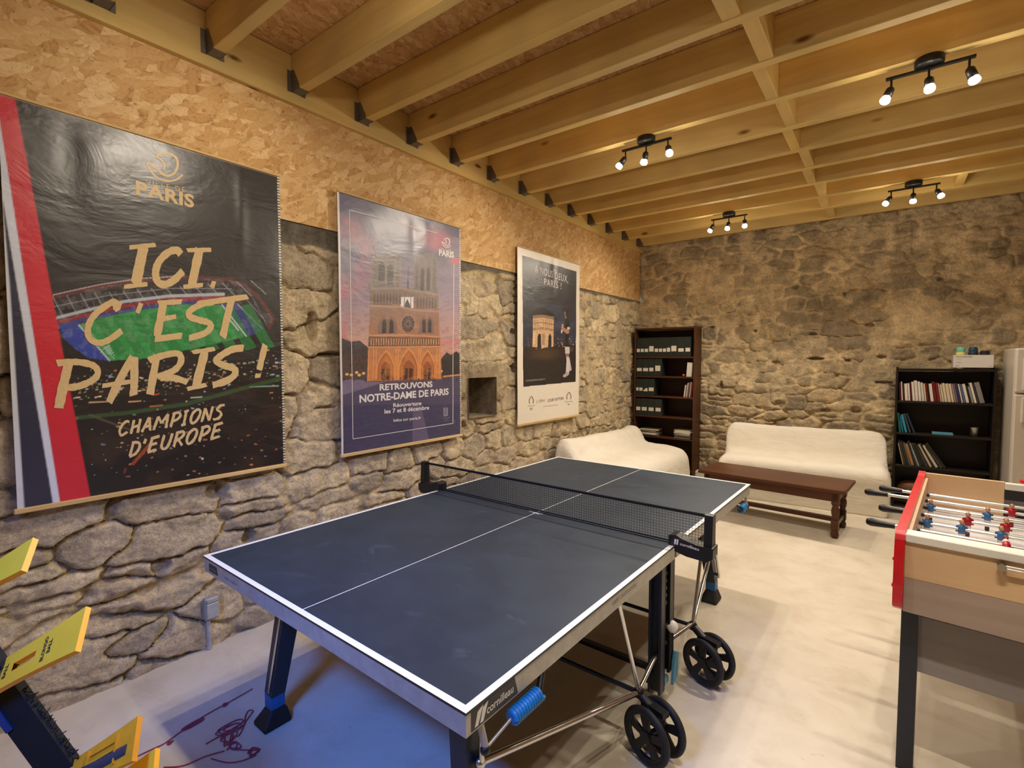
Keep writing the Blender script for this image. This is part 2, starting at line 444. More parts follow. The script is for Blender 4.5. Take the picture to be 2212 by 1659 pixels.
# ------------------------------------------------------------------ stone walls
def stone_field(Sg, Tg, cells, seed, relief, mort_w, mort_flush, s_range, t_range, jit=.35, pal=None, mcol=None, mort_soft=None):
    """coursed rubble: returns height and linear colour for the points (Sg,Tg). cells: f(s,t)->(stone width, stone height)"""
    rg = np.random.default_rng(seed)
    seeds = []
    t = t_range[0]
    while t < t_range[1]:
        hs = []
        s = s_range[0] + rg.uniform(-.3, 0)
        while s < s_range[1]:
            wd, hh = cells(s, t)
            wd *= rg.uniform(.55, 1.55); hs.append(hh)
            if rg.random() < .16 and hh > .1:
                seeds.append((s+wd/2, t+hh*.25, wd*.8, hh*.5)); seeds.append((s+wd/2+rg.uniform(-.03,.03), t+hh*.75, wd*.8, hh*.5))
            else:
                seeds.append((s+wd/2, t+hh*(.5+rg.uniform(-jit,jit)), wd, hh*rg.uniform(.8,1.2)))
            s += wd
        t += float(np.mean(hs))*rg.uniform(.85,1.1)
    sd = np.array(seeds)
    ws = Sg + .05*(fbm(Sg*7, Tg*7, seed+1, 3)-.5) + .022*(fbm(Sg*24, Tg*24, seed+2, 2)-.5)
    wt = Tg + .05*(fbm(Sg*7+31, Tg*7, seed+3, 3)-.5) + .022*(fbm(Sg*24+9, Tg*24, seed+4, 2)-.5)
    sh = Sg.shape; ws = ws.ravel(); wt = wt.ravel(); N = len(ws)
    F1 = np.empty(N); F2 = np.empty(N); ID = np.empty(N, int)
    order = np.argsort(ws)
    for ch in np.array_split(order, max(1, N//6000)):
        lo, hi = ws[ch].min()-.9, ws[ch].max()+.9
        cand = np.where((sd[:,0] > lo) & (sd[:,0] < hi))[0]; c = sd[cand]
        dx = np.abs(ws[ch][:,None]-c[None,:,0])/(c[None,:,2]*.5); dy = np.abs(wt[ch][:,None]-c[None,:,1])/(c[None,:,3]*.5)
        d = (dx**3+dy**3)**(1/3.)
        k = np.argpartition(d, 1, axis=1)[:, :2]
        dd = np.take_along_axis(d, k, 1); sw = dd[:,0] > dd[:,1]
        F1[ch] = dd.min(1); F2[ch] = dd.max(1); ID[ch] = cand[np.where(sw, k[:,1], k[:,0])]
    edge = (F2-F1)*np.minimum(sd[ID,2], sd[ID,3])*.5
    F1 = F1.reshape(sh); edge = edge.reshape(sh); ID = ID.reshape(sh)
    n = len(sd); tone = rg.uniform(0,1,n); off = rg.normal(0,.5,n); tx = rg.normal(0,1,n); ty = rg.normal(0,1,n)
    stone = sstep(mort_w*.25, mort_w, edge + .012*(fbm(Sg*30,Tg*30,seed+8,2)-.5))
    cover = np.zeros(sh) if mort_soft is None else mort_soft(Sg, Tg)
    # parts of the face smeared over with mortar
    smear = sstep(.5, .62, fbm(Sg*5, Tg*6, seed+5, 4) + .35*(cover-.5))*(cover > 0)
    stone = stone*(1-.85*smear)
    rough = fbm(Sg*14, Tg*18, seed+6, 4)-.5
    big = fbm(Sg*1.1, Tg*1.3, seed+7, 2)-.5
    h = relief*(stone*(.75+.5*off[ID]*.6+.15*tx[ID]*(Sg-sd[ID,0])/sd[ID,2]*2+.2*ty[ID]*(Tg-sd[ID,1])/sd[ID,3]*2) + .55*rough*(.4+.6*stone) + .6*(fbm(Sg*26, Tg*36, seed+13, 3)-.5)) + .02*big
    h = h + relief*mort_flush*(1-stone)
    pal = np.array([srgb(*c) for c in pal]); k = tone[ID]*(len(pal)-1); k0 = np.clip(k.astype(int),0,len(pal)-2); fr = (k-k0)[...,None]
    C = pal[k0]*(1-fr)+pal[k0+1]*fr
    mc = np.array(srgb(*mcol))*(.85+.3*fbm(Sg*9,Tg*9,seed+9,3)[...,None])
    a = stone[...,None]
    C = C*a*1.0 + mc*(1-a)
    crack = sstep(1.0,.25, edge/(mort_w*(.15+.5*fbm(Sg*6,Tg*6,seed+14,2))))*(1-smear)*sstep(.45,.60, fbm(Sg*2.3,Tg*2.3,seed+11,3))
    h = h - relief*1.0*crack
    return h, C, stone

def dents(h, Sg, Tg, holes):
    for (s, t, a, b, d) in holes:
        wob = .25*(fbm(Sg*26, Tg*26, 91, 2)-.5)
        r_ = np.sqrt(((Sg-s)/a)**2+((Tg-t)/b)**2)+wob
        h = h - d*sstep(1.0, .72, r_)
    return h

# left wall : face towards +x, s = world y, t = world z
ys = np.arange(YN-.02, YB+.03, .0092); zs = np.arange(-.02, 2.438, .0092)
i0 = np.searchsorted(ys, 1.043); i1 = np.searchsorted(ys, 1.43); k0 = np.searchsorted(zs, 1.06); k1 = np.searchsorted(zs, 1.42)
Sg, Tg = np.meshgrid(ys, zs, indexing='ij')
def cellsL(s, t):
    if s < 1.0 and t > 1.05: return (.52, .34)
    if t < .28 and s < -.4: return (.5, .26)
    if s < 1.7: return (.34, .165) if t < 1.0 else (.36, .25)
    return (.24, .15) if t > .7 else (.27, .13)
hL, CL, stL = stone_field(Sg, Tg, cellsL, 21, .030, .024, .0, (YN-.5, YB+.5), (-.2, 2.7), .3,
    [(170,158,140),(204,190,164),(218,202,170),(190,176,154),(224,206,172),(160,150,134)], (206,188,154),
    lambda s, t: sstep(2.0, 3.2, s)*.42+.2*(t > 1.0))
hL = dents(hL, Sg, Tg, [(-.43,1.80,.045,.10,.09), (-.30,1.62,.10,.018,.05), (.99,1.02,.035,.03,.07), (1.72,1.50,.05,.05,.10), (1.70,1.86,.05,.035,.08),
                        (-1.02,.86,.06,.05,.05), (1.02,.99,.03,.025,.06), (-.35,1.27,.09,.012,.04), (-1.30,.52,.05,.05,.05), (-.86,.55,.04,.05,.06)])
# cement levelling strip under the boards
cz = 2.30 + .10*sstep(.6,1.3,Sg) - .0*Sg + .05*(fbm(Sg*5, Sg*0, 55, 3)-.5)
band = sstep(-.012,.012, Tg-cz)
CL = CL*(1-band[...,None]) + (np.array(srgb(118,112,102))*(.8+.4*fbm(Sg*8,Tg*8,56,4))[...,None])*band[...,None]
hL = hL*(1-band) + band*(.018+.008*(fbm(Sg*9,Tg*9,57,3)-.5))
# dressed stones round the niche
dn = np.maximum(np.maximum(1.043-Sg, Sg-1.43), np.maximum(1.06-Tg, Tg-1.42))
fr = sstep(.07, .0, dn); hL = hL*(1-fr)+fr*.012*(1+.3*(fbm(Sg*20,Tg*20,58,3)-.5))
fr2 = sstep(.14,.10, dn)[...,None]; CL = CL*(1-fr2*.8) + np.array(srgb(176,160,132))*fr2*.8
hL = np.where(Tg < .03, np.minimum(hL, .03), hL)
keep = np.ones((len(ys)-1, len(zs)-1), bool); keep[i0:i1, k0:k1] = False
P = np.stack([XW + hL - .018, Sg, Tg], -1)
wall_left = struct(grid_mesh('wall_left', P, CL, M['stone'], keep))
b = MB(); x0 = XW-.40; x1 = XW+.012; ya, yb_, za, zb = ys[i0], ys[i1], zs[k0], zs[k1]
b.add([(x1,ya,za),(x1,yb_,za),(x1,yb_,zb),(x1,ya,zb),(x0,ya,za),(x0,yb_,za),(x0,yb_,zb),(x0,ya,zb)], [(0,1,5,4),(1,2,6,5),(2,3,7,6),(3,0,4,7),(4,5,6,7)])
nm = NT('niche_stone'); nn = nm.noise(nm.coord(), 14, 7, .7)
nm.bump(nn.outputs[0], .6, .02)
M['niche'] = nm.set(nm.ramp(nn.outputs[0], [(.3, srgb(112,102,86)), (.7, srgb(176,162,136))]), .9, 0, .15)
nb = b.build('niche_recess', M['niche'], wall_left)

# back wall : face towards -y, s = world x
xs = np.arange(XW-.03, XR+.03, .0115); zs2 = np.arange(-.02, ZC+.03, .0115)
Sg, Tg = np.meshgrid(xs, zs2, indexing='ij')
def cellsB(s, t): return (.30, .155) if t > .9 else (.27, .12)
hB, CB, stB = stone_field(Sg, Tg, cellsB, 47, .030, .036, .15, (XW-.5, XR+.5), (-.2, ZC+.2), .38,
    [(162,150,130),(182,168,142),(202,184,152),(208,190,158),(166,154,134),(188,173,146)], (224,206,172),
    lambda s, t: .2+.32*sstep(.9,1.6,t))
hB = dents(hB, Sg, Tg, [(.78,1.60,.10,.018,.10), (-.30,1.22,.025,.08,.08), (1.42,1.62,.05,.022,.07), (.74,1.90,.05,.02,.06), (.1,1.96,.025,.02,.06), (.55,2.48,.03,.03,.05),
                        (1.3,1.98,.05,.025,.06), (.35,1.55,.05,.03,.05), (1.45,1.33,.09,.018,.06), (1.10,1.58,.04,.02,.06), (1.0,1.4,.03,.03,.05), (-.43,2.02,.03,.02,.05),
                        (1.2,1.0,.06,.04,.06), (1.9,2.44,.03,.02,.05), (1.05,2.35,.02,.03,.05), (1.66,2.9,.02,.20,.02), (.4,1.05,.05,.03,.05), (.9,.98,.06,.03,.06)])
P = np.stack([Sg, YB - hB + .016, Tg], -1)[::-1]
wall_back = struct(grid_mesh('wall_back', P, CB[::-1], M['stone']))

# right wall, near wall (with a small high window), floor
def coarse_wall(name, P, s, t, seed, keep=None):
    h, C, st = stone_field(s, t, cellsB, seed, .03, .04, .05, (s.min()-.5, s.max()+.5), (-.2, ZC+.2), .38,
        [(134,122,104),(150,136,112),(160,146,118)], (176,156,122), lambda a, b_: .5+0*a)
    return struct(grid_mesh(name, P(h), C, M['stone'], keep))
yy = np.arange(YN-.05, YB+.1, .05); zz = np.arange(-.05, ZC+.1, .05)
Sg, Tg = np.meshgrid(yy, zz, indexing='ij')
coarse_wall('wall_right', lambda h: np.stack([XR - h + .02, Sg, Tg], -1)[::-1], Sg, Tg, 61)
xx = np.arange(XW-.05, XR+.1, .05)
Sg, Tg = np.meshgrid(xx, zz, indexing='ij')
WX0, WX1, WZ0, WZ1 = .27, .92, 2.25, 2.65
i0 = int(round((WX0-xx[0])/.05)); i1 = int(round((WX1-xx[0])/.05)); k0 = int(round((WZ0-zz[0])/.05)); k1 = int(round((WZ1-zz[0])/.05))
kp = np.ones((len(xx)-1, len(zz)-1), bool); kp[i0:i1, k0:k1] = False
Sw = Sg.copy(); dnw = np.maximum(np.maximum(WX0-Sg, Sg-WX1), np.maximum(WZ0-Tg, Tg-WZ1))
fl = sstep(.0,.12,dnw)
coarse_wall('wall_near', lambda h: np.stack([Sg, YN + (h-.02)*fl, Tg], -1), Sg, Tg, 62, kp)
b = MB(); X0, X1, Z0, Z1 = xx[i0], xx[i1], zz[k0], zz[k1]; yo = YN-.22
b.add([(X0,YN,Z0),(X1,YN,Z0),(X1,YN,Z1),(X0,YN,Z1),(X0,yo,Z0),(X1,yo,Z0),(X1,yo,Z1),(X0,yo,Z1)], [(0,1,5,4),(1,2,6,5),(2,3,7,6),(3,0,4,7)])
win = struct(b.build('window_1', M['niche']))
b = MB(); fy0, fy1 = YN-.20, YN-.16
for q in ((X0,Z0,X1,Z0+.03),(X0,Z1-.03,X1,Z1),(X0,Z0,X0+.03,Z1),(X1-.03,Z0,X1,Z1)): b.box((q[0],fy0,q[1]),(q[2],fy1,q[3]))
b.build('window_frame', M['white'], win)

b = MB(); b.box((XW-.45, YN-.3, -.12), (XR+.1, YB+.1, 0)); floor = struct(b.build('floor', M['concrete']))
b = MB(); b.box((XW-.06, YN-.3, ZC), (XR+.1, YB+.1, ZC+.02)); struct(b.build('ceiling', M['osb']))
b = MB(); b.box((XW-.06, YN-.3, 2.5), (XW-.035, YB+.1, ZC)); struct(b.build('trim_1', M['niche']))

# ------------------------------------------------------------------ boards, ledger, joists
b = MB(); b.box((XW-.03, YN+.01, 2.435), (XW+.010, YB-.04, 3.1315))
tag(b.build('chipboard_panel', M['osb']), 'long tan chipboard panel lining the left wall above the stonework', 'board')
b = MB(); b.box((XW-.03, YN, 3.132), (XW+.048, YB-.005, ZC-.003), bev=.003)
tag(b.build('ledger_board', M['ledger']), 'yellow pine ledger board that carries the joist ends on the left wall', 'timber')

JY = [-1.475, -1.002, -.533, -.064, .384, .842, 1.311, 1.785, 2.248, 2.704, 3.161, 3.629, 4.105, 4.592]
JT = .062
nJ = len(JY)
jb = MB(); jb.box((XW+.050, -JT/2, ZJ), (XR-.01, JT/2, ZC-.002), bev=.003)
hb = MB()
HX = XW+.049; hg = .0022
hb.box((HX, -JT/2-hg, ZJ-hg), (HX+.085, JT/2+hg, ZJ))                        # seat
for sg in (-1, 1):
    y0, y1 = sorted((sg*(JT/2+.0003), sg*(JT/2+hg)))
    v = [(HX, y0, ZJ-hg),(HX+.085, y0, ZJ-hg),(HX+.085, y0, ZJ+.02),(HX+.03, y0, ZJ+.12),(HX, y0, ZJ+.12)]
    hb.prism([(p[0], p[2]) for p in v], y0, y1, 'y')
    y0, y1 = sorted((sg*(JT/2+hg), sg*(JT/2+.026)))
    hb.box((HX, y0, ZJ-.004), (HX+.003, y1, ZJ+.12))
    for zz_ in (.03, .06, .09): hb.cyl((HX+.003, (y0+y1)/2, ZJ+zz_), (HX+.006, (y0+y1)/2, ZJ+zz_), .004, n=6)
proto = None
for i, y in enumerate(JY):
    n = nJ - i
    if n == 1: lab = 'darker pine ceiling joist lying against the back stone wall'
    elif i == 11: lab = 'pine ceiling joist carrying the two far spotlight bars'
    elif i == 6: lab = 'pine ceiling joist carrying the two nearer spotlight bars'
    elif i == 0: lab = 'pine ceiling joist of which only the hanger shows, top left of the photo'
    else: lab = f'pine ceiling joist, {ORD[n]} counting out from the back stone wall'
    if proto is None:
        o = jb.build('ceiling_joist', M['joist']); h = hb.build('joist_hanger', M['galv'], o); h['label'] = 'grey steel joist hanger'; proto = (o, h)
    else:
        o = proto[0].copy(); COL.objects.link(o); h = proto[1].copy(); COL.objects.link(h); h.parent = o
    o.location = (0, y, 0); tag(o, lab, 'joist', 'ceiling joists')
BX = [(.82,.885),(.815,.88),(.815,.90),(.888,.96),(.84,.905),(.875,.94),(.842,.905),(.885,.95),(.85,.915),(.89,.955),(.87,.935),(.90,.965)]
k = 0
for i in range(nJ-1):
    x0, x1 = BX[max(0, i-1)] if i-1 < len(BX) else (.86,.93)
    if i == 0: continue
    b = MB(); b.box((x0, JY[i]+JT/2+.001, ZJ+.004), (x1, JY[i+1]-JT/2-.001, ZC-.003), bev=.003)
    o = b.build('joist_blocking', M['ledger'])
    n = nJ-1-i
    tag(o, 'short pine block between the last two joists by the back wall' if n == 1 else f'short pine block between joists, {ORD[n]} of the row counting from the back wall', 'blocking', 'blocks between the joists')
b = MB(); b.box((XW+.05, 4.592+JT/2+.002, ZJ+.004), (XW+.12, YB-.02, ZC-.003))
b = MB(); b.box((1.93, JY[11]+JT/2+.001, ZJ+.012), (1.995, JY[12]-JT/2-.001, ZC-.003), bev=.003)
tag(b.build('joist_blocking', M['ledger']), 'odd pine block beside the far right spotlight bar', 'blocking')
b = MB(); b.box((1.80, JY[11]+JT/2+.003, ZJ+.05), (1.90, JY[11]+JT/2+.055, ZJ+.15), bev=.006)  # grey box added to stand for the shaded patch beside the odd block
tag(b.build('shade_patch_box', M['grey']), 'grey box added for the shaded patch behind the far right spotlight bar', 'shade patch')

# ------------------------------------------------------------------ spotlight bars
def spot_bar(x, y, label, dirs, cone=142, power=1.0):
    t = thing('spotlight_bar', label, 'ceiling light', (x, y, ZJ), 0, 'spotlight bars')
    c = MB(); c.lathe([(.0,0),(.062,0),(.064,-.004),(.064,-.034),(.058,-.042),(.0,-.043)][::-1], n=28); c.build('canopy', M['blackm'], t)
    c = MB(); c.bar((-.185,0,-.053),(.185,0,-.053), .022, .012); c.cyl((0,0,-.042),(0,0,-.05),.012,n=10); bar = c.build('bar', M['blackm'], t)
    for i, (hx, d) in enumerate(zip((-.16, 0, .16), dirs)):
        d = Vector(d).normalized(); p = Vector((hx, 0, -.058)); j = p + Vector((0, 0, -.045))
        c = MB(); c.cyl(p, j, .0055, n=8); c.sphere(j, .009, n=8)
        a = j + d*.006; e = a + d*.058
        c.rings([(a-d*.006, .006),(a, .017),(a+d*.006, .0205),(e, .0225),(e+d*.002,.0225),(e, .0205)], 18)
        hd = c.build('spot_head', M['blackm'], t)
        c = MB(); q = e - d*.008
        c.rings([(q, .019),(e+d*.010, .0235),(e+d*.020, .0245),(e+d*.026, .021),(e+d*.029,.010)], 18)
        c.build('bulb', M['bulb'], hd)['label'] = 'lit white bulb'
        L = bpy.data.lights.new('spot_lamp', 'SPOT'); L.energy = LAMP_W*power; L.color = LAMP_C; L.shadow_soft_size = .022
        L.spot_size = math.radians(cone); L.spot_blend = 0.6
        lo = bpy.data.objects.new('spot_lamp', L); COL.objects.link(lo); lo.parent = t
        lo.location = e + d*.034; lo.rotation_euler = d.to_track_quat('-Z','Y').to_euler()
LX0, LX1 = .048, 1.622
DN = [(-.5,-.3,-.8), (-.12,-.2,-1), (.32,-.45,-.85)]
spot_bar(LX0, JY[6], 'black bar of three spotlights, the middle left one of the four', DN)
spot_bar(LX1, JY[6], 'black bar of three spotlights nearest the camera, upper right of the ceiling', [(-.3,-.3,-.85),(.05,-.4,-.85),(.25,-.1,-.85)])
spot_bar(LX0, JY[11], 'small black bar of three spotlights, lowest of the four, above the white sofa', [(-.45,-.2,-.9),(-.1,-.3,-.9),(.1,-.3,-.9)])
spot_bar(LX1, JY[11], 'black bar of three spotlights beside the odd pine block near the back wall', [(-.5,-.3,-.8),(0,-.2,-1),(.4,-.3,-.85)])
spot_bar(LX0, JY[1], 'black bar of three spotlights over the near end of the blue table', [(-.75,-.1,-.62),(-.1,-.4,-.95),(.35,-.05,-.9)], 116, .74)
spot_bar(LX1, JY[1], 'black bar of three spotlights above the camera, behind the football table', [(-.4,.2,-.8),(.1,.25,-.9),(.5,.15,-.8)], 112)

# socket box on the left wall
t = thing('wall_socket', 'grey surface socket box with a conduit running down to the floor, left wall', 'socket', (XW+.012, -1.085, 0))
b = MB(); b.box((0,-.036,.170),(.040,.036,.290), bev=.006); b.build('socket_box', M['grey'], t)
b = MB(); b.box((.040,-.031,.178),(.049,.031,.262), bev=.004); b.box((.040,-.028,.264),(.046,.028,.288), bev=.003); b.build('flap_cover', plain('socket_cover',(166,166,168),.4), t)
b = MB(); b.cyl((.016,-.012,.0),(.016,-.012,.17), .011, n=12); b.cyl((.016,-.012,.0),(.016,-.012,.012), .016, n=12); b.build('conduit', plain('conduit_grey',(176,176,178),.5), t)
# tangled red cord on the floor
def crv(pts, k=8):
    P_ = [Vector(p) for p in pts]; out = []
    for i in range(len(P_)-1):
        a, b_, c, d = P_[max(i-1,0)], P_[i], P_[i+1], P_[min(i+2,len(P_)-1)]
        for j in range(k):
            t_ = j/k
            out.append(.5*((2*b_)+(c-a)*t_+(2*a-5*b_+4*c-d)*t_*t_+(3*b_-a-3*c+d)*t_**3))
    return out + [P_[-1]]
cords = [[(-.85,-1.60),(-.842,-1.542),(-.84,-1.50),(-.86,-1.43),(-.88,-1.357),(-.885,-1.30),(-.89,-1.22),(-.897,-1.118)]]
rc = np.random.default_rng(12)
def wad(cx, cy, rx, ry, n):
    a = 0; out = []
    for q in range(n):
        a += rc.uniform(.9, 2.1); k_ = rc.uniform(.25, 1); out.append((cx+rx*k_*math.cos(a), cy+ry*k_*math.sin(a)))
    return out
cords.append(wad(-.868,-1.385,.018,.045,22)); cords.append(wad(-.825,-1.487,.012,.014,10)); cords.append(wad(-.885,-1.25,.012,.02,9))
main = [(-.70,-1.40)]+wad(-.715,-1.30,.045,.06,14)+[(-.735,-1.225),(-.76,-1.20),(-.74,-1.19),(-.70,-1.24)]+wad(-.66,-1.33,.05,.045,16)+[(-.60,-1.35),(-.55,-1.325)]+wad(-.50,-1.305,.03,.03,14)+[(-.49,-1.35),(-.53,-1.39),(-.60,-1.42)]
cords.append(main); cords.append([(-.60,-1.37),(-.63,-1.43),(-.65,-1.50),(-.70,-1.55)]); cords.append(wad(-.60,-1.335,.04,.03,12))
b = MB()
for i, c in enumerate(cords): b.tube(crv([(p[0], p[1], .0035+.0012*(q % 2)) for q, p in enumerate(c)], 5), .0024, 6)
tag(b.build('cord', plain('red_cord', (158,66,80), .85)), 'thin red cord lying tangled on the floor under the blue table', 'cord')
# ------------------------------------------------------------------ table tennis table (centre of the net at the origin)
tt = thing('table_tennis_table', 'large dark blue table tennis table with white lines and black net', 'table tennis table', (0,0,0), math.radians(-1.05))
MW = M['white']; mline = plain('white_line', (236,238,236), .4, 0, .4, .02)
HW, HL, ZT = .7625, 1.37, .76
CH = lambda nm, mb, mt, par=tt: mb.build(nm, mt, par)
def text_geo(s, bold=.0, spacing=1.0):
    c = bpy.data.curves.new('t', 'FONT'); c.body = s; c.offset = bold; c.space_character = spacing; c.fill_mode = 'FRONT'; c.resolution_u = 3
    o = bpy.data.objects.new('t', c); COL.objects.link(o)
    bpy.context.view_layer.update()
    me = bpy.data.meshes.new_from_object(o.evaluated_get(bpy.context.evaluated_depsgraph_get()))
    v = np.array([x.co[:] for x in me.vertices]); fs = [tuple(p.vertices) for p in me.polygons]
    bpy.data.objects.remove(o); bpy.data.curves.remove(c); bpy.data.meshes.remove(me)
    return v, fs
def text_on(mb, s, origin, xdir, ydir, width, height, mi=0, bold=.01, lift=(0,0,0), spacing=1.0, shear=0.0):
    """lettering filling width x height from origin (baseline left)"""
    v, fs = text_geo(s, bold, spacing)
    x0, x1 = v[:,0].min(), v[:,0].max()
    up = s.upper() == s
    hh = .729 if not any(ch in s for ch in ',') or up else .729
    O, X, Y, L = Vector(origin), Vector(xdir), Vector(ydir), Vector(lift)
    mb.add([O + X*((p[0]-x0)/(x1-x0)*width + shear*p[1]) + Y*(p[1]/hh*height) + L for p in v], fs, mi)

for sg, nm in ((-1, 'near'), (1, 'far')):
    ya, yb_ = (-HL, -.006) if sg < 0 else (.006, HL)
    b = MB(); lw, cw = .021, .0018
    ye0, ye1 = (ya+lw, yb_) if sg < 0 else (ya, yb_-lw)
    def q(x0, y0, x1, y1, mi): b.add([(x0,y0,ZT),(x1,y0,ZT),(x1,y1,ZT),(x0,y1,ZT)], [(0,1,2,3)], mi)
    q(-HW+lw, ye0, -cw, ye1, 0); q(cw, ye0, HW-lw, ye1, 0); q(-cw, ye0, cw, ye1, 1)
    q(-HW, ya, -HW+lw, yb_, 1); q(HW-lw, ya, HW, yb_, 1)
    if sg < 0: q(-HW+lw, ya, HW-lw, ya+lw, 1)
    else: q(-HW+lw, yb_-lw, HW-lw, yb_, 1)
    z1 = ZT-.007
    b.add([(-HW,ya,ZT),(HW,ya,ZT),(HW,yb_,ZT),(-HW,yb_,ZT),(-HW,ya,z1),(HW,ya,z1),(HW,yb_,z1),(-HW,yb_,z1)], [(4,5,1,0),(5,6,2,1),(6,7,3,2),(7,4,0,3)], 2)
    b.add([(-HW,ya,z1),(HW,ya,z1),(HW,yb_,z1),(-HW,yb_,z1)], [(3,2,1,0)], 2)
    CH('playing_surface', b, [M['top'], mline, M['black']])
    b = MB(); e = .004; zf = .694
    b.box((-HW+e, ya+e, zf), (-HW+.03, yb_-e, z1-.0005)); b.box((HW-.03, ya+e, zf), (HW-e, yb_-e, z1-.0005))
    b.box((-HW+.03, ya+e, zf), (HW-.03, ya+.03, z1-.0005)); b.box((-HW+.03, yb_-.03, zf), (HW-.03, yb_-e, z1-.0005))
    fr = CH('apron_frame', b, M['silver'])
    if sg < 0:
        b = MB(); xo = HW-e+.0006
        b.prism([(-HL+.022, zf+.004), (-HL+.205, zf+.004), (-HL+.190, z1-.005), (-HL+.022, z1-.005)], xo-.0006, xo, 'x', 0)
        for q0 in (.034, .053):
            b.prism([(-HL+q0, zf+.009), (-HL+q0+.012, zf+.009), (-HL+q0+.030, z1-.008), (-HL+q0+.010, z1-.016)], xo, xo+.0005, 'x', 1)
        text_on(b, 'cornilleau', (xo+.0005, -HL+.078, zf+.018), (0,1,0), (0,0,1), .106, .022, 1, .012)
        CH('nameplate', b, [plain('plate_black', (30,30,34), .4), mline], fr)['label'] = 'black maker plate with white lettering'
        b = MB(); b.prism([(-HW+.05, zf+.012), (-HW+.135, zf+.012), (-HW+.125, z1-.014), (-HW+.05, z1-.014)], -HL+e-.0006, -HL+e, 'y', 0)
        text_on(b, 'cornilleau', (-HW+.06, -HL+e-.001, zf+.022), (1,0,0), (0,0,1), .06, .012, 1, .01)
        CH('nameplate', b, [plain('plate_dark', (48,46,44), .5), plain('plate_gold', (150,132,92), .5)], fr)['label'] = 'small dark maker plate on the near edge'
        b = MB(); text_on(b, 'sport outdoor', (-HW+.20, -HL+e-.0006, zf+.020), (1,0,0), (0,0,1), .11, .016, 0, .01); 
        CH('lettering', b, plain('faded_grey', (140,138,134), .5), fr)
        b = MB(); text_on(b, '500X OUTDOOR', (HW-e+.0007, -.62, zf+.024), (0,1,0), (0,0,1), .20, .016, 0, .01)
        CH('lettering', b, plain('faded_grey2', (150,146,140), .5), fr)
# legs
for lx in (-1, 1):
    for ly in (-1, 1):
        b = MB(); x, y = .585*lx, 1.19*ly
        top = (.500*lx, 1.105*ly, .694); bot = (.583*lx, 1.168*ly, .13)
        b.bar(bot, top, .060, .062, 0, (0,1,0), (.070,.086))
        if lx < 0: b.bar((bot[0]+.014, bot[1]-.033, .15), (top[0]+.016, top[1]-.045, .69), .012, .005, 1, (0,1,0))
        else: b.cyl((bot[0]+.046, bot[1], .16), (top[0]+.075, top[1], .66), .0085, n=10, mi=1); b.cyl((bot[0]+.01, bot[1], .18),(bot[0]+.05, bot[1], .18), .010, n=8, mi=0)
        leg = CH('leg', b, [M['navy'], M['chrome']])
        b = MB(); b.bar((.583*lx, 1.168*ly, .075), (.583*lx, 1.168*ly, .131), .060, .060, 0, (0,1,0)); CH('leg_collar', b, M['blueband'], leg)['label'] = 'blue collar above the foot'
        b = MB(); c0 = Vector((.583*lx, 1.168*ly, 0)); pts = []
        v = []
        for (hw, hl, z, oy) in ((.052,.060,0,-.012),(.052,.060,.018,-.012),(.036,.040,.060,0),(.030,.030,.076,0)):
            v += [c0+Vector((-hw,-hl+oy,z)), c0+Vector((hw,-hl+oy,z)), c0+Vector((hw,hl+oy,z)), c0+Vector((-hw,hl+oy,z))]
        b.add(v, [(3,2,1,0),(12,13,14,15)] + [(4*i+j, 4*i+(j+1)%4, 4*i+4+(j+1)%4, 4*i+4+j) for i in range(3) for j in range(4)])
        bevel(CH('foot', b, M['rubber'], leg), .008)
